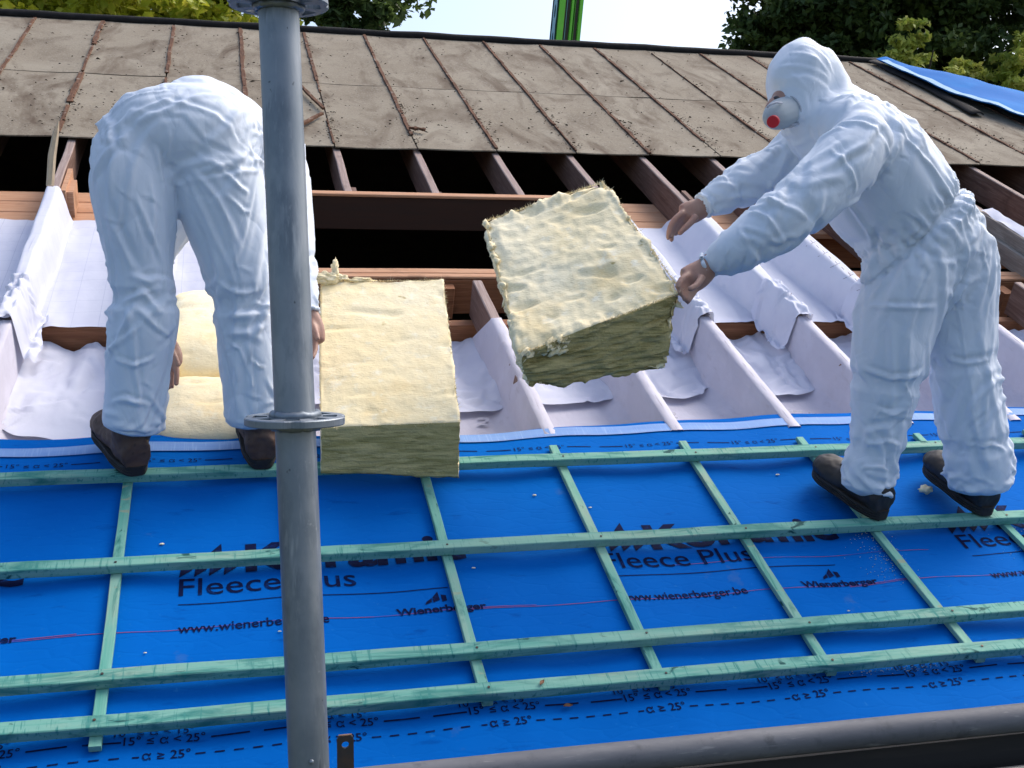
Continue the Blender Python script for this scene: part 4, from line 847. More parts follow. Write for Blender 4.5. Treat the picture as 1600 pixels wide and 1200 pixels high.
# ================================================================ glass wool
def batt_mesh(top,bot,n=(34,44,14),amp=.006,rag=.012,seed=0,smoothbottom=True,round_=0.,lam=.004,bulge=0.):
    """soft box from its eight corners (front-left, front-right, back-right, back-left; top and bottom)"""
    T=[Vector(p) for p in top]; B=[Vector(p) for p in bot]
    def P(a,b,c):
        t=T[0]*(1-a)*(1-b)+T[1]*a*(1-b)+T[2]*a*b+T[3]*(1-a)*b
        o=B[0]*(1-a)*(1-b)+B[1]*a*(1-b)+B[2]*a*b+B[3]*(1-a)*b
        return o+(t-o)*c
    cen=P(.5,.5,.5); ex=(P(1,.5,.5)-P(0,.5,.5)).normalized(); ey=(P(.5,1,.5)-P(.5,0,.5)).normalized(); ez=(P(.5,.5,1)-P(.5,.5,0)).normalized()
    V=[];F=[];fm=[];key={}
    na,nb,nc=n
    def vid(i,j,k):
        if (i,j,k) in key: return key[(i,j,k)]
        a,b,c=i/na,j/nb,k/nc
        p=P(a,b,c); off=Vector((0,0,0)); ne=0
        for q,m_,d in ((i,na,ex),(j,nb,ey),(k,nc,ez)):
            if q==0: off-=d; ne+=1
            elif q==m_: off+=d; ne+=1
        if round_:
            r=Vector((a-.5,b-.5,c-.5))*2
            s_=Vector([abs(x)**4 for x in r]); L=(s_.x+s_.y+s_.z)**.25
            k_=1+(1/max(L,.5)-1)*round_ if L>.5 else 1
            p=cen+(p-cen)*min(1,k_)
        q=p*1.0+Vector((seed,seed*.7,0))
        am=amp*(noise.noise(q*4)+.30*noise.noise(Vector((q.x*13,q.y*20,q.z*20)))+.22*noise.noise(q*40)-.8*max(0,noise.noise(Vector((q.x*9+5,q.y*26,q.z*26)))-.30)*3)
        ed=min(i,na-i)/na*12 if j in(0,nb) or k in(0,nc) else 9; ed=min(ed,min(j,nb-j)/nb*12) if i in(0,na) or k in(0,nc) else ed
        ew=max(0,1-ed) if ne<2 else 1
        if ew>0: am+=ew*(rag*1.1*noise.noise(q*9)+rag*.5*noise.noise(q*24)+rag*.35*noise.noise(q*75)-.2*rag)
        if off.length>0:
            off.normalize()
            lamn=lam*noise.noise((a*4,b*4,c*26+seed)) if k not in (0,nc) else 0
            p=p+off*(am+lamn)
        if bulge and k==nc: p=p+ez*bulge*(16*a*(1-a)*b*(1-b))
        key[(i,j,k)]=len(V); V.append(p); return key[(i,j,k)]
    def face(u,m_): F.append(u); fm.append(m_)
    for i in range(na):
        for j in range(nb):
            face((vid(i,j,nc),vid(i+1,j,nc),vid(i+1,j+1,nc),vid(i,j+1,nc)),0)
            face((vid(i,j,0),vid(i,j+1,0),vid(i+1,j+1,0),vid(i+1,j,0)),0)
    for i in range(na):
        for k in range(nc):
            face((vid(i,0,k),vid(i+1,0,k),vid(i+1,0,k+1),vid(i,0,k+1)),1)
            face((vid(i,nb,k),vid(i,nb,k+1),vid(i+1,nb,k+1),vid(i+1,nb,k)),1)
    for j in range(nb):
        for k in range(nc):
            face((vid(0,j,k),vid(0,j,k+1),vid(0,j+1,k+1),vid(0,j+1,k)),1)
            face((vid(na,j,k),vid(na,j+1,k),vid(na,j+1,k+1),vid(na,j,k+1)),1)
    return V,F,fm,P,(ex,ey,ez)
def fibres(P,axes,edges,cnt,L=(.012,.035),seed=1):
    """loose fibre tufts standing out of the torn edges"""
    r=random.Random(seed); V=[];F=[]
    ex,ey,ez=axes
    for _ in range(cnt):
        e=r.choice(edges); t=r.random(); a,b,c=e(t,r)
        o=P(a,b,c); d=Vector((0,0,0))
        d+=ex*((a-.5)*2 if a in (0,1) or abs(a-.5)>.47 else 0)+ey*((b-.5)*2 if abs(b-.5)>.47 else 0)+ez*((c-.5)*2 if abs(c-.5)>.45 else 0)
        d+=Vector((r.gauss(0,.5),r.gauss(0,.5),r.gauss(0,.5))); 
        if d.length<.1: continue
        d.normalize(); l=r.uniform(*L)*(.4+.8*r.random()**2); s_=d.cross(Vector((r.random(),r.random(),r.random()))).normalized()*r.uniform(.0004,.0009)
        c2=Vector((r.gauss(0,.45),r.gauss(0,.45),r.gauss(0,.45)))*l
        o=o-d*.004; k=len(V)
        V+=[o-s_,o+s_,o+d*l*.55+s_*.6+c2*.4,o+d*l*.55-s_*.6+c2*.4,o+d*l+c2]
        F+=[(k,k+1,k+2,k+3),(k+3,k+2,k+4)]
    return V,F
def add_batt(name,label,cat,d,loc,group=None,fib=500,edges=None,plain=False,**kw):
    t=thing(name,label,cat,loc,group)
    V,F,fm,P,ax=batt_mesh(d['top'],d['bot'],**kw)
    if plain: fm=[0]*len(F)
    else:
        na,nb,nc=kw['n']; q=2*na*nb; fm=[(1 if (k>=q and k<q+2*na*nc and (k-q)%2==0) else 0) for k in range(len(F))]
    mesh('wool_slab',V,F,None,t,smooth=True,mats=[M['wool'],M['woolcut_shaded']],fm=fm)
    if fib:
        E=edges or [lambda t,r:(t,0,1),lambda t,r:(0,t,1),lambda t,r:(1,t,1),lambda t,r:(t,1,1),]
        mesh('fibre_tufts',*fibres(P,ax,E,fib,seed=len(label),L=(.004,.012)),M['wool'],t,kind='stuff')
    return t,P,ax
bd=DATA['big']
def edge_y(pts): return Vector(np.mean([list(p) for p in pts],axis=0))
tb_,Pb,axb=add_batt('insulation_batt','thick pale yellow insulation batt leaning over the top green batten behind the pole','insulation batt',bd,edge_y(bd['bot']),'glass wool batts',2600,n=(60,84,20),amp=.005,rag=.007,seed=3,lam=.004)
fd=DATA['flying']
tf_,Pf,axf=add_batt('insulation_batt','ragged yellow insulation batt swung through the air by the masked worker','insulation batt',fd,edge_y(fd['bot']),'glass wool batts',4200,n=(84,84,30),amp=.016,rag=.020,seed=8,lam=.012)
# torn flakes on the ragged left side of the swung batt
V=[];F=[]; r=random.Random(5)
for q in range(30):
    if q<30: a,b=r.choice([0,0,0,1])+r.uniform(-.02,.02),r.random()
    else: a,b=r.uniform(.05,.9),r.choice([r.uniform(0,.12),r.uniform(.2,1)])
    c=1 if (q>=30 or r.random()<.5) else r.uniform(.3,1)
    o=Pf(min(1,max(0,a)),b,c); s_=r.uniform(.006,.019); k=len(V)
    n1=(axf[0]*(a-.5)*(1.6 if q<30 else .3)+axf[2]*(.5 if q>=30 else .2)+Vector((r.gauss(0,.3),r.gauss(0,.3),r.gauss(0,.3)))).normalized()
    t1=n1.orthogonal().normalized(); t2=n1.cross(t1)
    m_=7
    for j in range(m_):
        an=2*math.pi*j/m_; rr=s_*r.uniform(.6,1.3); V.append(o+t1*math.cos(an)*rr+t2*math.sin(an)*rr*.6+n1*r.uniform(-.004,.006))
    V+=[o+n1*s_*r.uniform(.4,1.1),o-n1*.012]
    for j in range(m_): F+=[(k+j,k+(j+1)%m_,k+m_),(k+(j+1)%m_,k+j,k+m_+1)]
mesh('torn_flakes',V,F,M['wool'],tf_,smooth=True,kind='stuff')
# thin torn layers lifting from the faces of the swung batt
V=[];F=[]; r=random.Random(12)
for q in range(70):
    side=r.random()*.78
    if side<.42: a,b,c=r.uniform(-.02,.02),r.random(),r.uniform(.55,1.0); n1=(axf[2]*.5-axf[0]*.9)
    elif side<.62: a,b,c=r.uniform(0,.30),r.uniform(-.02,.02),r.uniform(.72,1.0); n1=(axf[2]*.6-axf[1]*.8)
    elif side<.78: a,b,c=r.uniform(.985,1.02),r.random(),r.uniform(.6,1.0); n1=(axf[2]*.5+axf[0]*.9)
    else: a,b,c=r.uniform(.1,.9),r.uniform(.1,.95),1.0; n1=axf[2]*1.0
    n1=(n1+Vector((r.gauss(0,.22),r.gauss(0,.22),r.gauss(0,.22)))).normalized()
    o=Pf(min(1,max(0,a)),min(1,max(0,b)),c)+n1*.002; s_=r.uniform(.010,.028); k=len(V); t1=n1.orthogonal().normalized(); t2=n1.cross(t1); m_=14; ph=r.uniform(0,6); asp=r.uniform(.3,.65)
    rad_=[s_*(.75+.55*noise.noise(Vector((math.cos(6.283*j/m_)*1.6,math.sin(6.283*j/m_)*1.6,q*3.1)))+.25*r.random()) for j in range(m_)]
    for ring,hh in ((1.0,r.uniform(.000,.010)),(.55,.005)):
        for j in range(m_):
            an=6.283*j/m_+ph; V.append(o+(t1*math.cos(an)+t2*math.sin(an)*asp)*rad_[j]*ring+n1*(hh+.004*noise.noise(Vector((j*.9,q,ring)))))
    V+=[o+n1*.004,o-n1*.012]
    for j in range(m_):
        j2=(j+1)%m_; F+=[(k+j,k+j2,k+m_+j2,k+m_+j),(k+m_+j,k+m_+j2,k+2*m_),(k+j2,k+j,k+2*m_+1)]
mesh('torn_layers',V,F,M['wool'],tf_,smooth=True,kind='stuff')
# pieces already stuffed between the rafters, behind the left worker's legs
def uvbox(u0,u1,v0,v1,w0,w1,sl=0):
    return dict(top=[W(u0,v0,w1),W(u1,v0,w1+sl),W(u1,v1,w1+sl),W(u0,v1,w1)],bot=[W(u0,v0,w0),W(u1,v0,w0),W(u1,v1,w0),W(u0,v1,w0)])
for (lb,bx,sd_) in (('upper plump yellow insulation piece between the legs of the left worker',(-.235,.115,3.47,4.13,-.13,.055),1),
                    ('lower plump yellow insulation piece filling the bay behind the left worker\'s heels',(-.27,.115,3.07,3.46,-.14,.035),2),
                    ('narrow yellow insulation piece under the hanging hand of the left worker',(-.285,-.185,3.36,3.86,-.13,.075),3)):
    d=uvbox(*bx); t,P,ax=add_batt('insulation_piece',lb,'insulation',d,W((bx[0]+bx[1])/2,bx[2],bx[4]),'pieces stuffed into the rafter bay',60,n=(30,34,12),amp=.009,rag=.002,seed=sd_*5,round_=1.0,lam=.002,bulge=.012,plain=True)
# torn tuft hanging at the top left corner of the big batt
def lump(name,label,cat,c,rad_,seed,m='wool',squash=(1,1,1),sub=3,amp=.5,group=None,freq=1.6):
    bm=bmesh.new(); bmesh.ops.create_icosphere(bm,subdivisions=sub,radius=1)
    for v in bm.verts:
        n_=noise.noise(v.co*freq+Vector((seed,0,0)))+.5*noise.noise(v.co*freq*2.6+Vector((0,seed,0)))
        v.co*= (1+amp*n_); v.co=Vector((v.co.x*squash[0],v.co.y*squash[1],v.co.z*squash[2]))*rad_
    me=bpy.data.meshes.new(name); bm.to_mesh(me); bm.free()
    return link(name,me,M[m],loc=c,smooth=True,label=label,cat=cat,group=group)
tc=Pb(.08,1.0,1.0)
tu=thing('insulation_tuft','torn tuft of yellow glass wool at the top left corner of the leaning batt','insulation',tc)
for k,(dx,dy,dz,r_,sq) in enumerate(((-.01,0,.012,.040,(1.2,.6,.45)),(.015,0,.036,.024,(.5,.5,1.3)),(-.05,-.01,.004,.030,(1.3,.5,.4)),(.035,0,.012,.022,(1,.5,.5)),(.10,.0,.004,.020,(2.2,.6,.4)))):
    bm=bmesh.new(); bmesh.ops.create_icosphere(bm,subdivisions=4,radius=1)
    for v in bm.verts:
        n_=noise.noise(v.co*1.6+Vector((k*3,0,0)))+.7*noise.noise(v.co*4+Vector((0,k,0)))
        v.co*=(1+.6*n_); v.co=Vector((v.co.x*sq[0],v.co.y*sq[1],v.co.z*sq[2]))*r_+Vector((dx,dy,dz))
    me=bpy.data.meshes.new('tuft'); bm.to_mesh(me); bm.free(); link('tuft',me,M['wool'],tu,True)
lump('insulation_scrap','small yellow insulation scrap on the blue film beside the right boot of the right worker','insulation',W(2.135,2.615,.016),.016,4,squash=(1.3,1,.8),amp=.4)
fl=[(.87,2.70),(1.69,2.76),(1.93,2.78),(1.95,2.72),(1.86,2.69),(1.02,2.62),(1.60,2.10),(.62,2.37),(-.19,2.55),(-.21,2.13),(.10,2.17),(2.0,2.06)]
for k,(u,v) in enumerate(fl):
    lump('wool_fleck','tiny pale fleck of glass wool lying on the blue film','fleck',W(u,v,fmem(u,v)+.004),.0034*(.7+.6*random.random()),k*2.3,squash=(1.6,.8,.6),sub=2,group='pale flecks scattered on the blue film')
# pale dust scatter beside the counter batten and the eaves
V=[];F=[]
for _ in range(300):
    if random.random()<.55: u=1.835+random.gauss(-.02,.035); v=random.uniform(2.22,2.42)+random.gauss(0,.02)
    elif random.random()<.5: u=random.gauss(2.32,.06); v=random.gauss(2.33,.05)
    else: u=random.uniform(1.48,1.74); v=1.872+random.gauss(0,.006)
    s_=random.uniform(.0008,.0026); c=W(u,v,fmem(u,v)+.0018); o=len(V)
    V+=[c+Vector((s_,0,0)),c+Vector((0,s_,.0)),c-Vector((s_,0,0)),c+NRM*s_]; F+=[(o,o+1,o+3),(o+1,o+2,o+3),(o+2,o,o+3)]
mesh('sawdust',V,F,M['wool'],loc=W(1.8,2.3,0),kind='stuff',label='pale sawdust and wool dust on the blue film',cat='dust')
def leaf(label,u,v,w,s_,an):
    V=[];F=[]
    for i in range(7):
        t=i/6; wd=math.sin(math.pi*min(.97,t+.03))*.45
        for q in (-1,0,1):
            x=(t-.5)*s_*2; y=q*wd*s_; z=.15*s_*abs(q)+.12*s_*math.sin(t*5)
            V.append(W(u+x*math.cos(an)-y*math.sin(an),v+x*math.sin(an)+y*math.cos(an),w+z))
    for i in range(6):
        for q in range(2): F.append((i*3+q,i*3+3+q,i*3+4+q,i*3+1+q))
    mesh('dry_leaf',*solidify(V,F,NRM,.0006),M['dryleaf'],loc=W(u,v,w),label=label,cat='leaf')
leaf('dry brown leaf on the blue film just below the lowest batten',.742,1.842,.006,.012,.1)
leaf('dry brown leaf lying on the lowest batten',.683,1.878,.0505,.011,.9)

# ================================================================ lift behind the ridge
lift=thing('roof_lift','bright green roof lift mast with brown cable trays rising behind the ridge','lift',(3.07,13.5,0))
lx=lambda z:3.07+ (z)*.0998
def slat(x0,x1,y0,y1,m,name,zb=.3,zt=11.5):
    V=[Vector((lx(z)+x,13.5+y,z)) for z in (zb,zt) for (x,y) in ((x0,y0),(x1,y0),(x1,y1),(x0,y1))]
    mesh(name,V,[(3,2,1,0),(4,5,6,7),(0,1,5,4),(1,2,6,5),(2,3,7,6),(3,0,4,7)],M[m],lift)
o=-.045
slat(.045+o,.12+o,0,.20,'lift_green','rail'); slat(.205+o,.232+o,.01,.20,'lift_green','rail'); slat(.305+o,.345+o,0,.20,'lift_green','rail')
slat(.122+o,.152+o,.05,.16,'lift_brown','cable_tray'); slat(.158+o,.203+o,.06,.16,'lift_brown','cable_tray'); slat(.262+o,.303+o,.05,.16,'lift_brown','cable_tray')
slat(.1525+o,.1575+o,.04,.15,'lift_blue','cable'); slat(.256+o,.261+o,.04,.15,'lift_green','cable'); slat(.234+o,.254+o,.08,.16,'lift_dark','slot')
slat(.018+o,.043+o,.03,.2,'lift_dark','slot')
# lattice plate with oval holes on the left flank
V=[];F=[]
for k in range(34):
    zc=.5+k*.33; ring=14
    for r_,yy in ((0,-.002),(1,-.002)):
        for i in range(ring):
            a=2*math.pi*i/ring
            if r_==0: x=.008*math.cos(a); z=.085*math.sin(a)
            else:
                m_=max(abs(math.cos(a)),abs(math.sin(a))); x=.020*math.cos(a)/m_; z=.165*math.sin(a)/m_
            V.append(Vector((lx(zc+z)+x-.005+o+.002,13.5+yy,zc+z)))
    b0=k*2*ring
    for i in range(ring): F.append((b0+i,b0+ring+i,b0+ring+(i+1)%ring,b0+(i+1)%ring))
mesh('lattice',*solidify(V,[tuple(reversed(f)) for f in F],(0,-1,0),.012),M['lift_blue'],lift)
slat(-.028+o,.020+o,.03,.05,'lift_dark','slot')
mesh('base',*wallbox(2.4,3.9,13.0,14.6,0,.32),M['lift_dark'],lift)

# ================================================================ trees
def leaves(pts_n,blobs,size,seed,flat=.5,edge=.35):
    """diamond leaves through blobs (centre, radii, count); denser towards the outside, with gaps"""
    r=np.random.default_rng(seed); C=[]
    for c,ra,n in blobs:
        d=r.normal(size=(n,3)); d/=np.linalg.norm(d,axis=1)[:,None]
        rr=r.random(n)**edge
        C.append(np.array(c)+d*rr[:,None]*np.array(ra))
    C=np.concatenate(C); n=len(C)
    # gather leaves into twigs so gaps open between them
    tw=r.normal(size=(max(1,n//9),3))*0
    keep=C
    up=r.normal(size=(n,3)); up[:,2]+=flat*2; up/=np.linalg.norm(up,axis=1)[:,None]
    a=r.normal(size=(n,3)); a-=up*(a*up).sum(1)[:,None]; a/=np.linalg.norm(a,axis=1)[:,None]; b=np.cross(up,a)
    s_=size*(.6+.8*r.random(n))[:,None]
    V=np.stack([C-a*s_,C+b*s_*.55+up*s_*.1,C+a*s_,C-b*s_*.55+up*s_*.1],1).reshape(-1,3)
    return V,[(4*i,4*i+1,4*i+2,4*i+3) for i in range(n)]
def twigblobs(c,ra,n_clumps,n_leaf,cr,seed):
    r=np.random.default_rng(seed); out=[]
    for _ in range(n_clumps):
        d=r.normal(size=3); d/=np.linalg.norm(d); q=r.random()**.4
        s_=cr*(.5+r.random())
        out.append((np.array(c)+d*q*np.array(ra),(s_,s_,s_*.55),int(n_leaf*(.5+r.random()))))
    return out
def tree(name,label,base,height,crown,leafm,size,seed,limbs=6,group=None,barkm='bark',tr=.22,extra=()):
    t=thing(name,label,'tree',base,group)
    b=Vector(base); parts=[tube([b+Vector((.15*nz(i*.5,seed),.15*nz(i*.5,seed,4),height*i/10)) for i in range(11)],[tr*(1-.085*i) for i in range(11)],12)]
    r=random.Random(seed)
    mesh('trunk',*parts[0],M[barkm],t,smooth=True)
    for k in range(limbs):
        z0=height*r.uniform(.35,.8); an=r.uniform(0,6.28); L=height*r.uniform(.2,.38)
        p=b+Vector((0,0,z0)); pts=[p+Vector((math.cos(an)*L*q,math.sin(an)*L*q,L*.55*q+.1*nz(q*3,k,seed))) for q in [j/6 for j in range(7)]]
        mesh('limb',*tube(pts,[tr*.4*(1-.15*j) for j in range(7)],8),M[barkm],t,smooth=True)
    bl=[]
    for c,ra,nc,nl,cr in crown: bl+=twigblobs(c,ra,nc,nl,cr,seed+len(bl))
    bl+=list(extra)
    V,F=leaves(None,bl,size,seed)
    mesh('crown',V,F,M[leafm],t)
    return t
tree('broadleaf_tree','yellow green sunlit tree behind the left part of the ridge',(-2.2,17.5,0),9.5,[((-3.2,17,8.9),(4.0,2.2,1.7),170,110,.5),((-1.0,16.6,8.5),(2.3,1.6,1.1),90,110,.4),((-4.4,18,9.6),(3,2,2),80,110,.5)],'leaf_a_sunlit',.085,11,group='trees behind the roof',
     extra=())
tree('broadleaf_tree','dark leaved tree with drooping twigs just right of the upper scaffold disc',(2.6,20.5,0),13.5,[((2.1,19.0,10.6),(1.5,1.2,1.4),46,120,.42)],'leaf_b',.085,23,group='trees behind the roof',
     extra=[((1.62,15.6,8.55),(.11,.1,.26),120),((1.46,15.6,8.75),(.2,.1,.16),120),((1.85,15.6,8.62),(.10,.1,.18),80),((1.98,15.6,8.78),(.2,.1,.14),120),((1.5,15.6,9.0),(.5,.2,.22),260),((1.30,15.6,8.62),(.10,.1,.12),60)])
tree('evergreen_tree','tall dark evergreen tree behind the right end of the ridge',(11.8,19.0,0),15,[((10.7,18.2,10.0),(2.5,1.8,2.2),250,120,.42),((13.6,18.4,10.2),(3.2,1.8,2.8),250,120,.46),((9.2,17.8,9.4),(.9,.8,1.0),50,90,.3),((12.4,19.2,8.4),(3.4,1.2,1.2),110,120,.42)],'leaf_b',.075,37,limbs=10,group='trees behind the roof')
sap=[]
rr_=random.Random(3)
for k in range(150):
    x=rr_.uniform(9.9,13.6); q=(x-9.9)/3.7
    z=rr_.uniform(7.6,8.2+1.0*q+.35*math.sin(x*3.1))
    sap.append(((x,16.3+rr_.uniform(-.5,.5),z),(.20,.16,.08),46))
for k in range(26):
    t_=rr_.random(); sap.append(((10.25+rr_.gauss(0,.22)*(1-.5*t_),16.0,8.2+1.25*t_),(.17,.12,.07),36))
    sap.append(((11.15+.35*t_+rr_.gauss(0,.14),16.1,8.05+.75*t_),(.14,.12,.07),30))
tree('sapling','fresh green sunlit sapling in front of the dark evergreen above the tarpaulin',(11.2,16.6,0),8.2,[],'leaf_c_sunlit',.055,51,limbs=4,group='trees behind the roof',barkm='palebark',tr=.06,extra=sap)

# ---------------------------------------------------------------- people
def frame_rings(ch, seg=14):
    """ch: list of (x,y,z,r,depthfactor) -> closed lofted tube (verts, faces); rings lie across the path"""
    pts=[Vector(c[:3]) for c in ch]; V=[]; F=[]
    up=Vector((0.24,0.97,0.02))
    for i,p in enumerate(pts):
        t=(pts[min(i+1,len(pts)-1)]-pts[max(i-1,0)]).normalized()
        b=(up-t*up.dot(t))
        if b.length<1e-3: b=Vector((0,0,1))-t*t.z
        b.normalize(); a=t.cross(b).normalized()
        r=ch[i][3]; d=ch[i][4]
        for k in range(seg):
            an=2*math.pi*k/seg
            V.append(p+a*math.cos(an)*r+b*math.sin(an)*r*d)
    n=len(pts)
    for i in range(n-1):
        for k in range(seg):
            k2=(k+1)%seg
            F.append((i*seg+k,i*seg+k2,(i+1)*seg+k2,(i+1)*seg+k))
    for i,off,s in ((0,-1,1),(n-1,1,-1)):
        t=(pts[1]-pts[0]).normalized()*-1 if i==0 else (pts[-1]-pts[-2]).normalized()
        c=len(V); V.append(pts[i]+t*ch[i][3]*0.35)
        for k in range(seg):
            k2=(k+1)%seg
            F.append((c,i*seg+k2,i*seg+k) if i==0 else (c,i*seg+k,i*seg+k2))
    return V,F

def resample(ch,step=0.03):
    out=[ch[0]]
    for a,b in zip(ch[:-1],ch[1:]):
        L=(Vector(a[:3])-Vector(b[:3])).length; n=max(1,int(L/step))
        for k in range(1,n+1):
            t=k/n; out.append(tuple(a[j]+(b[j]-a[j])*t for j in range(5)))
    # smooth the path a little
    for _ in range(2):
        o=[out[0]]
        for i in range(1,len(out)-1): o.append(tuple(.25*out[i-1][j]+.5*out[i][j]+.25*out[i+1][j] for j in range(5)))
        out=o+[out[-1]]
    return out

def union_mesh(name,chains,voxel,smooth=4,scale=1.0,step=0.03):
    V=[];F=[]
    for ch in chains:
        c=resample([tuple(q[:3])+(q[3]*scale,q[4]) for q in ch],step)
        v,f=frame_rings(c); o=len(V); V+=v; F+=[tuple(i+o for i in t) for t in f]
    me=bpy.data.meshes.new(name); me.from_pydata([tuple(v) for v in V],[],F); me.update()
    ob=bpy.data.objects.new(name,me); COL.objects.link(ob)
    m=ob.modifiers.new('r','REMESH'); m.mode='VOXEL'; m.voxel_size=voxel
    if smooth:
        s=ob.modifiers.new('s','SMOOTH'); s.iterations=smooth; s.factor=.5
    dg=bpy.context.evaluated_depsgraph_get(); dg.update()
    me2=bpy.data.meshes.new_from_object(ob.evaluated_get(dg))
    bpy.data.objects.remove(ob); bpy.data.meshes.remove(me)
    me2.name=name
    return me2


# ================================================================ the two workers
def set_smooth(me): me.polygons.foreach_set('use_smooth',[True]*len(me.polygons))
def boot(parent,heel,toe,upv,m,L=.29,shaft=.055,shaft_lean=(0,0),wf=1.0):
    heel=Vector(heel);toe=Vector(toe); x=(toe-heel).normalized(); z=(Vector(upv)-x*Vector(upv).dot(x)).normalized(); y=z.cross(x)
    def T(a,b,c): return heel+x*a+y*b*wf+z*c*(1+(wf-1)*.6)
    # upper: sections from heel to toe, plus the shaft
    secs=[(-.004,.033,.052,.042),(.02,.037,.058,.05),(.06,.037,.060,.058),(.10,.037,.056,.056),(.14,.040,.046,.046),(.18,.045,.039,.038),(.22,.048,.042,.038),(.255,.044,.040,.034),(.285,.030,.034,.026)]
    ch=[]
    for (a,hw,cz_,hh) in secs:
        p=T(a,.004*math.sin(a*9),cz_*.92); ch.append((p.x,p.y,p.z,hw,hh/hw))
    # loft by hand so width lies across and height lies up
    V=[];F=[];n=18
    for (a,hw,cz_,hh) in secs:
        for k in range(n):
            an=2*math.pi*k/n; V.append(T(a,hw*math.cos(an)+.004*math.sin(a*9),max(.012,cz_+hh*math.sin(an))))
    for i in range(len(secs)-1):
        for k in range(n): F.append((i*n+k,i*n+(k+1)%n,(i+1)*n+(k+1)%n,(i+1)*n+k))
    F.append(tuple(range(n-1,-1,-1))); F.append(tuple((len(secs)-1)*n+k for k in range(n)))
    o=len(V); ss=[(.0,.04),(.03,.047),(shaft+.045,.048)]
    for (h,r_) in ss:
        for k in range(n):
            an=2*math.pi*k/n; V.append(T(.058+shaft_lean[0]*h+r_*1.12*math.cos(an),shaft_lean[1]*h+r_*.92*math.sin(an),.05+h))
    for i in range(len(ss)-1):
        for k in range(n): F.append((o+i*n+k,o+i*n+(k+1)%n,o+(i+1)*n+(k+1)%n,o+(i+1)*n+k))
    F.append(tuple(o+k for k in range(n-1,-1,-1))); F.append(tuple(o+(len(ss)-1)*n+k for k in range(n)))
    me=bpy.data.meshes.new('b'); me.from_pydata([tuple(v) for v in V],[],F)
    ob=bpy.data.objects.new('b',me); COL.objects.link(ob); rm=ob.modifiers.new('r','REMESH'); rm.mode='VOXEL'; rm.voxel_size=.0055
    sm=ob.modifiers.new('s','SMOOTH'); sm.iterations=5
    dg=bpy.context.evaluated_depsgraph_get(); me2=bpy.data.meshes.new_from_object(ob.evaluated_get(dg)); bpy.data.objects.remove(ob)
    for v in me2.vertices:
        q=v.co*1.0; v.co+=v.normal*(.0035*noise.noise(q*28)+.002*noise.noise(q*70))
    rebase(me2,wloc(parent)); me2.name='boot'
    bo=link('boot',me2,M[m],parent,True)
    # sole: welt outline, ribbed at the heel
    n=36; V=[];F=[]
    def outl(k,gr):
        an=2*math.pi*k/n; c=math.cos(an); s_=math.sin(an); c=math.copysign(abs(c)**(.55 if c<0 else .85),c); s_=math.copysign(abs(s_)**.62,s_)
        a=.138+.153*c*(1 if c>0 else .97); hw=.041+.010*sstep(.14,.23,a)-.006*(1-sstep(0,.1,a)); 
        return a,(hw+gr)*s_*(1-.18*max(0,c)**6)
    lev=[(0,.0),(.006,.003),(.008,.000),(.013,.003),(.015,.0),(.020,.004),(.026,.003)]
    for (h,gr) in lev:
        for k in range(n):
            a,b=outl(k,gr); V.append(T(a,b,h))
    for i in range(len(lev)-1):
        for k in range(n): F.append((i*n+k,i*n+(k+1)%n,(i+1)*n+(k+1)%n,(i+1)*n+k))
    F.append(tuple(range(n-1,-1,-1))); F.append(tuple((len(lev)-1)*n+k for k in range(n)))
    mesh('sole',V,F,M['sole'],bo)
    for a,h in ((.105,.128),(.125,.112),(.145,.098),(.165,.088)):
        pts=[T(a,.034*math.cos(q),h+.010*math.sin(q)-.004) for q in [math.pi*j/8 for j in range(9)]]
        mesh('lace',*tube(pts,.0028,6),M['lace'],bo)
def refine(me):
    ob=bpy.data.objects.new('r',me); COL.objects.link(ob); m=ob.modifiers.new('s','SUBSURF'); m.levels=1
    dg=bpy.context.evaluated_depsgraph_get(); m2=bpy.data.meshes.new_from_object(ob.evaluated_get(dg)); bpy.data.objects.remove(ob); return m2
def chain_folds(ch,n,L,wd,a,phi,t0,t1,r,side=None):
    """random folds laid obliquely (angle phi from the limb's own axis) on a limb between t0 and t1"""
    out=[]; pts=[Vector(c[:3]) for c in ch]; m=len(pts)-1
    def P(t,th):
        t=min(.999,max(0,t))*m; i=int(t); f=t-i; p=pts[i].lerp(pts[i+1],f); rr=ch[i][3]*(1-f)+ch[i+1][3]*f
        ax=(pts[i+1]-pts[i]).normalized(); e1=Vector((.97,-.24,0)); e1=(e1-ax*e1.dot(ax)).normalized(); e2=ax.cross(e1)
        return p+(e1*math.cos(th)+e2*math.sin(th))*rr,rr
    tot=sum((b-c).length for b,c in zip(pts[:-1],pts[1:]))
    sgn=r.choice((-1,1))
    for _ in range(n):
        t=r.uniform(t0,t1); th=r.uniform(0,6.283) if side is None else side+r.gauss(0,.8); l=r.uniform(*L)
        if r.random()<.22: sgn=-sgn
        ph=rad(r.gauss(*phi))*sgn; cur=r.uniform(-.4,.4)
        poly=[]
        for k in range(7):
            s_=(k/6-.5)*l; q=ph+cur*(k/6-.5)
            p,rr=P(t+s_*math.cos(q)/tot,th+s_*math.sin(q)/max(.03,P(t,th)[1])); poly.append(p)
        out.append((poly,r.uniform(*wd),r.uniform(*a)*r.choice((1,1,1,-.8))))
    return out
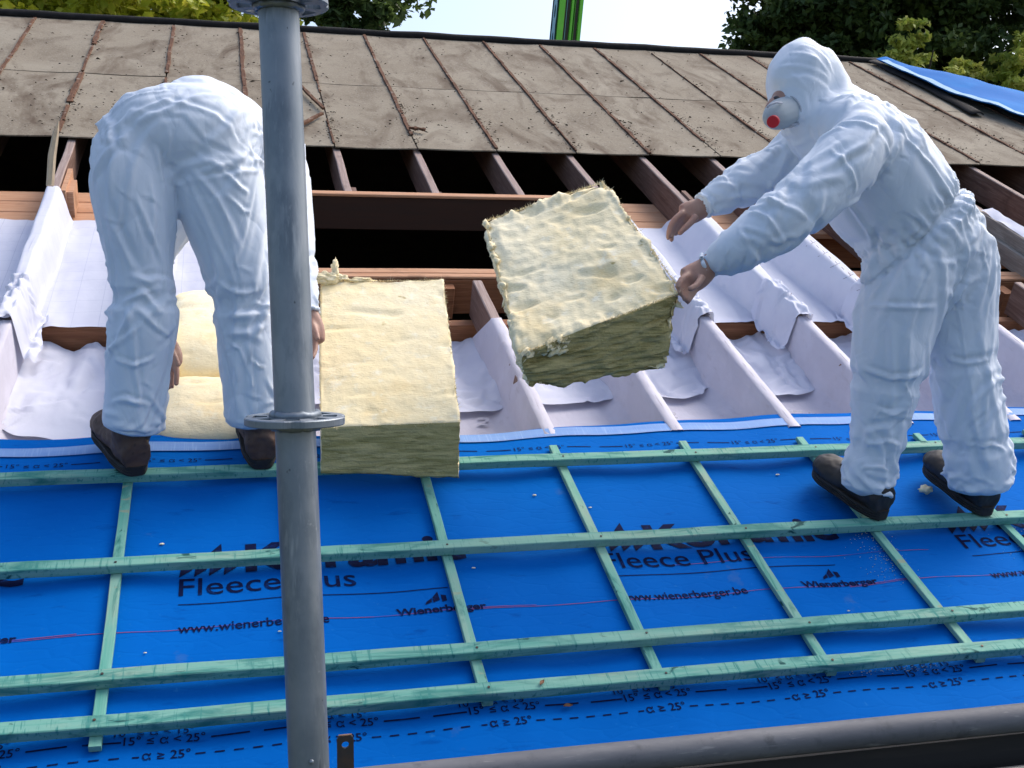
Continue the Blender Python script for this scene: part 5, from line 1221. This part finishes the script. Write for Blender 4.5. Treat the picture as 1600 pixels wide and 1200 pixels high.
def press(me,D,loc,explicit,calm=None,hem=12):
    """fold lines of loose spunbond cloth, each a sharp tapering crease on a smooth panel"""
    from mathutils.bvhtree import BVHTree
    n=len(me.vertices); co=np.empty(n*3); me.vertices.foreach_get('co',co); co=co.reshape(-1,3); no=np.empty(n*3); me.vertices.foreach_get('normal',no); no=no.reshape(-1,3)
    bv=BVHTree.FromPolygons([tuple(c) for c in co],[tuple(p.vertices) for p in me.polygons])
    r=random.Random(int(abs(loc[0])*1000)+5); F=list(explicit)
    for k in ('leg_l','leg_r'):
        c=D[k]
        F+=chain_folds(c,24,(.16,.40),(.012,.028),(.004,.009),(22,12),.45,1,r)
        F+=chain_folds(c,13,(.08,.20),(.012,.024),(.004,.009),(66,14),.32,.52,r)
        F+=chain_folds(c,22,(.10,.30),(.010,.024),(.004,.008),(26,16),.05,.42,r)
        F+=chain_folds(c,hem,(.05,.14),(.009,.018),(.004,.009),(68,18),0.0,.16,r)
        F+=chain_folds(c,5,(.30,.5),(.0055,.0075),(.003,.004),(4,3),.3,.8,r)
        F+=chain_folds(c,34,(.03,.09),(.006,.011),(.002,.004),(45,30),0.0,1,r)
    for k in ('arm_l','arm_r'):
        c=D[k]
        F+=chain_folds(c,20,(.08,.24),(.012,.026),(.005,.010),(35,14),.0,.7,r)
        F+=chain_folds(c,11,(.06,.14),(.011,.022),(.004,.008),(60,14),.35,.75,r)
        F+=chain_folds(c,14,(.04,.10),(.009,.016),(.004,.008),(25,20),.72,1,r)
        F+=chain_folds(c,16,(.03,.08),(.006,.011),(.002,.004),(50,30),0,1,r)
    for k in ('torso','pelvis'):
        F+=chain_folds(D[k],24,(.16,.40),(.014,.032),(.004,.009),(35,20),.0,1,r)
        F+=chain_folds(D[k],26,(.04,.11),(.008,.016),(.002,.005),(50,30),0,1,r)
    if 'shoulders' in D: F+=chain_folds(D['shoulders'],18,(.08,.22),(.014,.028),(.004,.009),(55,20),.0,1,r)
    polys=[]
    for pts,w,a in F:
        q=[];nn=[]
        for p in pts:
            l_,n_,_,d_=bv.find_nearest(Vector(p))
            if l_ is None or d_>.10: continue
            q.append(tuple(l_)); nn.append(np.array(n_))
        if len(q)>=3: polys.append((q,nn,w*.74,a*.92))
    H=fold_disp(co,no,polys)
    low=np.array([.007*noise.noise(Vector(c)*4)+.003*noise.noise(Vector(c)*9) for c in co])
    if calm:
        c=np.array(calm[0][0]); d=np.linalg.norm(co-c,axis=1); low*=np.clip((d-.14)/.08,.25,1)
    co=co+no*(H+low)[:,None]
    me.vertices.foreach_set('co',co.ravel()); me.update()
def band(me,c,ax,r0,depth,ripple,nr,reach):
    """draw the cloth in round an axis point: elastic waist, bend of a knee"""
    c=Vector(c); ax=Vector(ax).normalized(); e1=ax.orthogonal().normalized(); e2=ax.cross(e1)
    for v in me.vertices:
        d=v.co-c; s_=d.dot(ax); rd=d-ax*s_
        if abs(s_)<reach and rd.length<r0:
            an=math.atan2(rd.dot(e2),rd.dot(e1)); k=abs(s_)/reach
            u=rd.normalized()
            v.co-=u*(depth*max(0,1-(k*2.6)**2) - ripple*math.sin(an*nr+3*noise.noise(v.co*9))*(1-k)*min(1,k*3))
def worker(D,label,loc,names,body,cover_cut=None,extra=None,hood_pin=None,folds=None,cut_plane=None):
    # body: one continuous skin figure
    chs=[]
    for k in body:
        c=D[k][1:-1] if k in ('pelvis','shoulders') else D[k]
        chs.append([tuple(q[:3])+(q[3]*.46,q[4]) for q in c])
    for k in ('head','face','nose','neck'):
        if k in D: chs.append([tuple(q[:3])+(q[3]*(.84 if k in('head','neck') else 1),q[4]) for q in D[k]])
    for k in ('hand_l','hand_r'):
        chs.append(D[k]['palm'])
        for f in D[k]['fingers']: chs.append([tuple(q[:3])+(q[3]*.80,q[4]) for q in f])
    for k in ('arm_l','arm_r'):
        e=D[k][-1]; p=D['hand_'+k[-1]]['palm'][0]
        chs.append([tuple(D[k][-3][:3])+(.034,1.0),tuple(e[:3])+(.029,.85),tuple(p[:3])+(.027,.8),tuple(D['hand_'+k[-1]]['palm'][1][:3])+(.026,.7)])
    me=union_mesh('person',chs,.0052,3,1.0,.012)
    rebase(me,loc); p=link('person',me,M['skin'],loc=Vector(loc),smooth=True,label=label,cat='person',group='workers in white coveralls')
    # coverall
    me=union_mesh('coverall',[D[k] for k in names if k in D],.0125,5)
    me=refine(me)
    if extra: extra(me)
    press(me,D,loc,folds or [],hood_pin,22 if hood_pin else 11)
    bm=bmesh.new(); bm.from_mesh(me)
    dele=[f for f in bm.faces if any((f.calc_center_median()-Vector(c)).length<r for c,r in (cover_cut or [])) and (f.calc_center_median()-Vector(cut_plane[0])).dot(Vector(cut_plane[1]))>0]
    for k in ('arm_l','arm_r'):    # open cuffs
        e=Vector(D[k][-1][:3]); d=(e-Vector(D[k][-2][:3])).normalized()
        dele+=[f for f in bm.faces if (f.calc_center_median()-e).dot(d)>.004 and (f.calc_center_median()-e).length<.09]
    bmesh.ops.delete(bm,geom=list(set(dele)),context='FACES')
    bm.to_mesh(me); bm.free(); me.name='coverall'; rebase(me,loc)
    co=link('coverall',me,M['suit'],p,True)
    for k in ('arm_l','arm_r'):    # elastic at the wrist
        e=Vector(D[k][-1][:3]); b=Vector(D[k][-2][:3]); d=(e-b).normalized(); a=d.orthogonal().normalized(); c=d.cross(a); r_=D[k][-1][3]
        pts=[e-d*.004+(a*math.cos(q)+c*math.sin(q))*r_*(1.02+.07*math.sin(q*9)) for q in [2*math.pi*j/40 for j in range(41)]]
        mesh('cuff',*tube(pts,.006,8),M['suit'],co,smooth=True)
    return p,co
DA,DB=DATA['A'],DATA['B']
def fold_a(me):
    for k in ('leg_l','leg_r'):
        a,b,c=[Vector(DA[k][i][:3]) for i in (2,3,4)]
        band(me,b+(c-b)*.35,c-a,.15,.010,.003,7,.08)
def fold_b(me):
    a,b,c=[Vector(DB['torso'][i][:3]) for i in (0,1,2)]
    band(me,b+(a-b)*.25,c-a,.30,.012,.007,30,.10); band(me,b+(a-b)*.25,c-a,.30,.016,.0,1,.035)
    DB['folds']+=chain_folds(DB['torso'][0:2],46,(.04,.11),(.006,.012),(.003,.007),(8,10),.1,1.0,random.Random(4))+chain_folds(DB['torso'][1:3],30,(.04,.12),(.006,.012),(.003,.007),(10,12),.0,.6,random.Random(8))
    for k in ('leg_l','leg_r'):
        a,b,c=[Vector(DB[k][i][:3]) for i in (2,4,5)]
        band(me,b,c-a,.16,.007,.003,8,.08)
        a,b=[Vector(DB[k][i][:3]) for i in (1,2)]; band(me,b,b-a,.16,.008,.005,9,.08)
    for k in ('arm_l','arm_r'):
        a,b=[Vector(DB[k][i][:3]) for i in (2,3)]; band(me,b,b-a,.11,.008,.003,7,.07)
locA=W(-.1,2.9,.02); locB=W(2.03,2.5,.02)
pa,ca=worker(DA,'worker in white coverall seen from behind, bent double between the rafters beside the scaffold pole',locA,
   ['leg_l','leg_r','pelvis','torso','shoulders','arm_l','arm_r','hood','flap'],['leg_l','leg_r','pelvis','torso','shoulders','arm_l','arm_r'],extra=fold_a,folds=DA['folds'],cut_plane=((0,0,0),(0,0,1)))
boot(pa,W(-.268,2.812,.050),W(-.375,3.09,.044),NRM*.35+Vector((0,0,.8)),'boot',wf=1.22)
boot(pa,W(.078,2.825,.050),W(.062,3.12,.044),NRM*.35+Vector((0,0,.8)),'boot',wf=1.22)
mk=DB['mask']; fc=Vector(DB['face'][1][:3])
pb,cb_=worker(DB,'worker in white coverall and respirator with red valve, leaning left and holding the ragged batt',locB,
   ['leg_l','leg_r','pelvis','torso','shoulders','arm_l','arm_r','hood','brow','cheek','nape','neckdrape'],['leg_l','leg_r','pelvis','torso','shoulders','arm_l','arm_r'],
   cover_cut=[(Vector(DB['opening']),.062)],hood_pin=[(DB['hood'][3][:3],.21,1.0)],extra=fold_b,folds=DB['folds'],cut_plane=DB['cut'])
boot(pb,W(1.862,2.432,.050),W(1.80,2.71,.034),NRM*.6+Vector((0,0,.6)),'bootdark',wf=1.2,shaft=.01)
boot(pb,W(2.215,2.425,.050),W(2.20,2.71,.034),NRM*.6+Vector((0,0,.6)),'bootdark',wf=1.2,shaft=.01)
# respirator: a cup with rim, valve and straps
me=union_mesh('respirator',[mk],.004,4,1.0,.008); rebase(me,wloc(pb)); rs=link('respirator',me,M['mask'],pb,True)
vc=Vector(DB['valve'][:3]); vd=Vector(DB['valve'][3:]).normalized(); va=vd.orthogonal().normalized(); vb_=vd.cross(va)
mesh('valve',*tube([vc-vd*.012,vc+vd*.001,vc+vd*.003,vc+vd*.0035],[.0172,.0172,.0162,.014],28),M['valve'],rs,smooth=False)
for k,(s0,e0) in enumerate(DB['straps']):
    s0=Vector(s0);e0=Vector(e0); mesh('strap',*tube([s0,(s0+e0)/2,e0],.0035,8),M['strap'],rs,smooth=True)
rim=[Vector(DB['mask'][0][:3]) for _ in range(1)][0]; rd_=(Vector(DB['mask'][0][:3])-Vector(DB['mask'][1][:3])).normalized(); ra_=rd_.orthogonal().normalized(); rb_=rd_.cross(ra_)
mesh('rim',*tube([rim+(ra_*math.cos(q)+rb_*math.sin(q))*DB['mask'][0][3]*1.02 for q in [2*math.pi*j/36 for j in range(37)]],.0035,8),M['strap'],rs,smooth=True)
ey=Vector(DB['eye']); V=[];F=[]
bm=bmesh.new(); bmesh.ops.create_uvsphere(bm,u_segments=12,v_segments=8,radius=.012)
me=bpy.data.meshes.new('eye'); bm.to_mesh(me); bm.free(); rebase(me,wloc(pb)-ey); link('eye',me,M['eye'],pb,True)

nc=[Vector(p) for p in DB['clip']]
mesh('nose_clip',*tube(nc,.0032,8),M['strap'],rs,smooth=True)
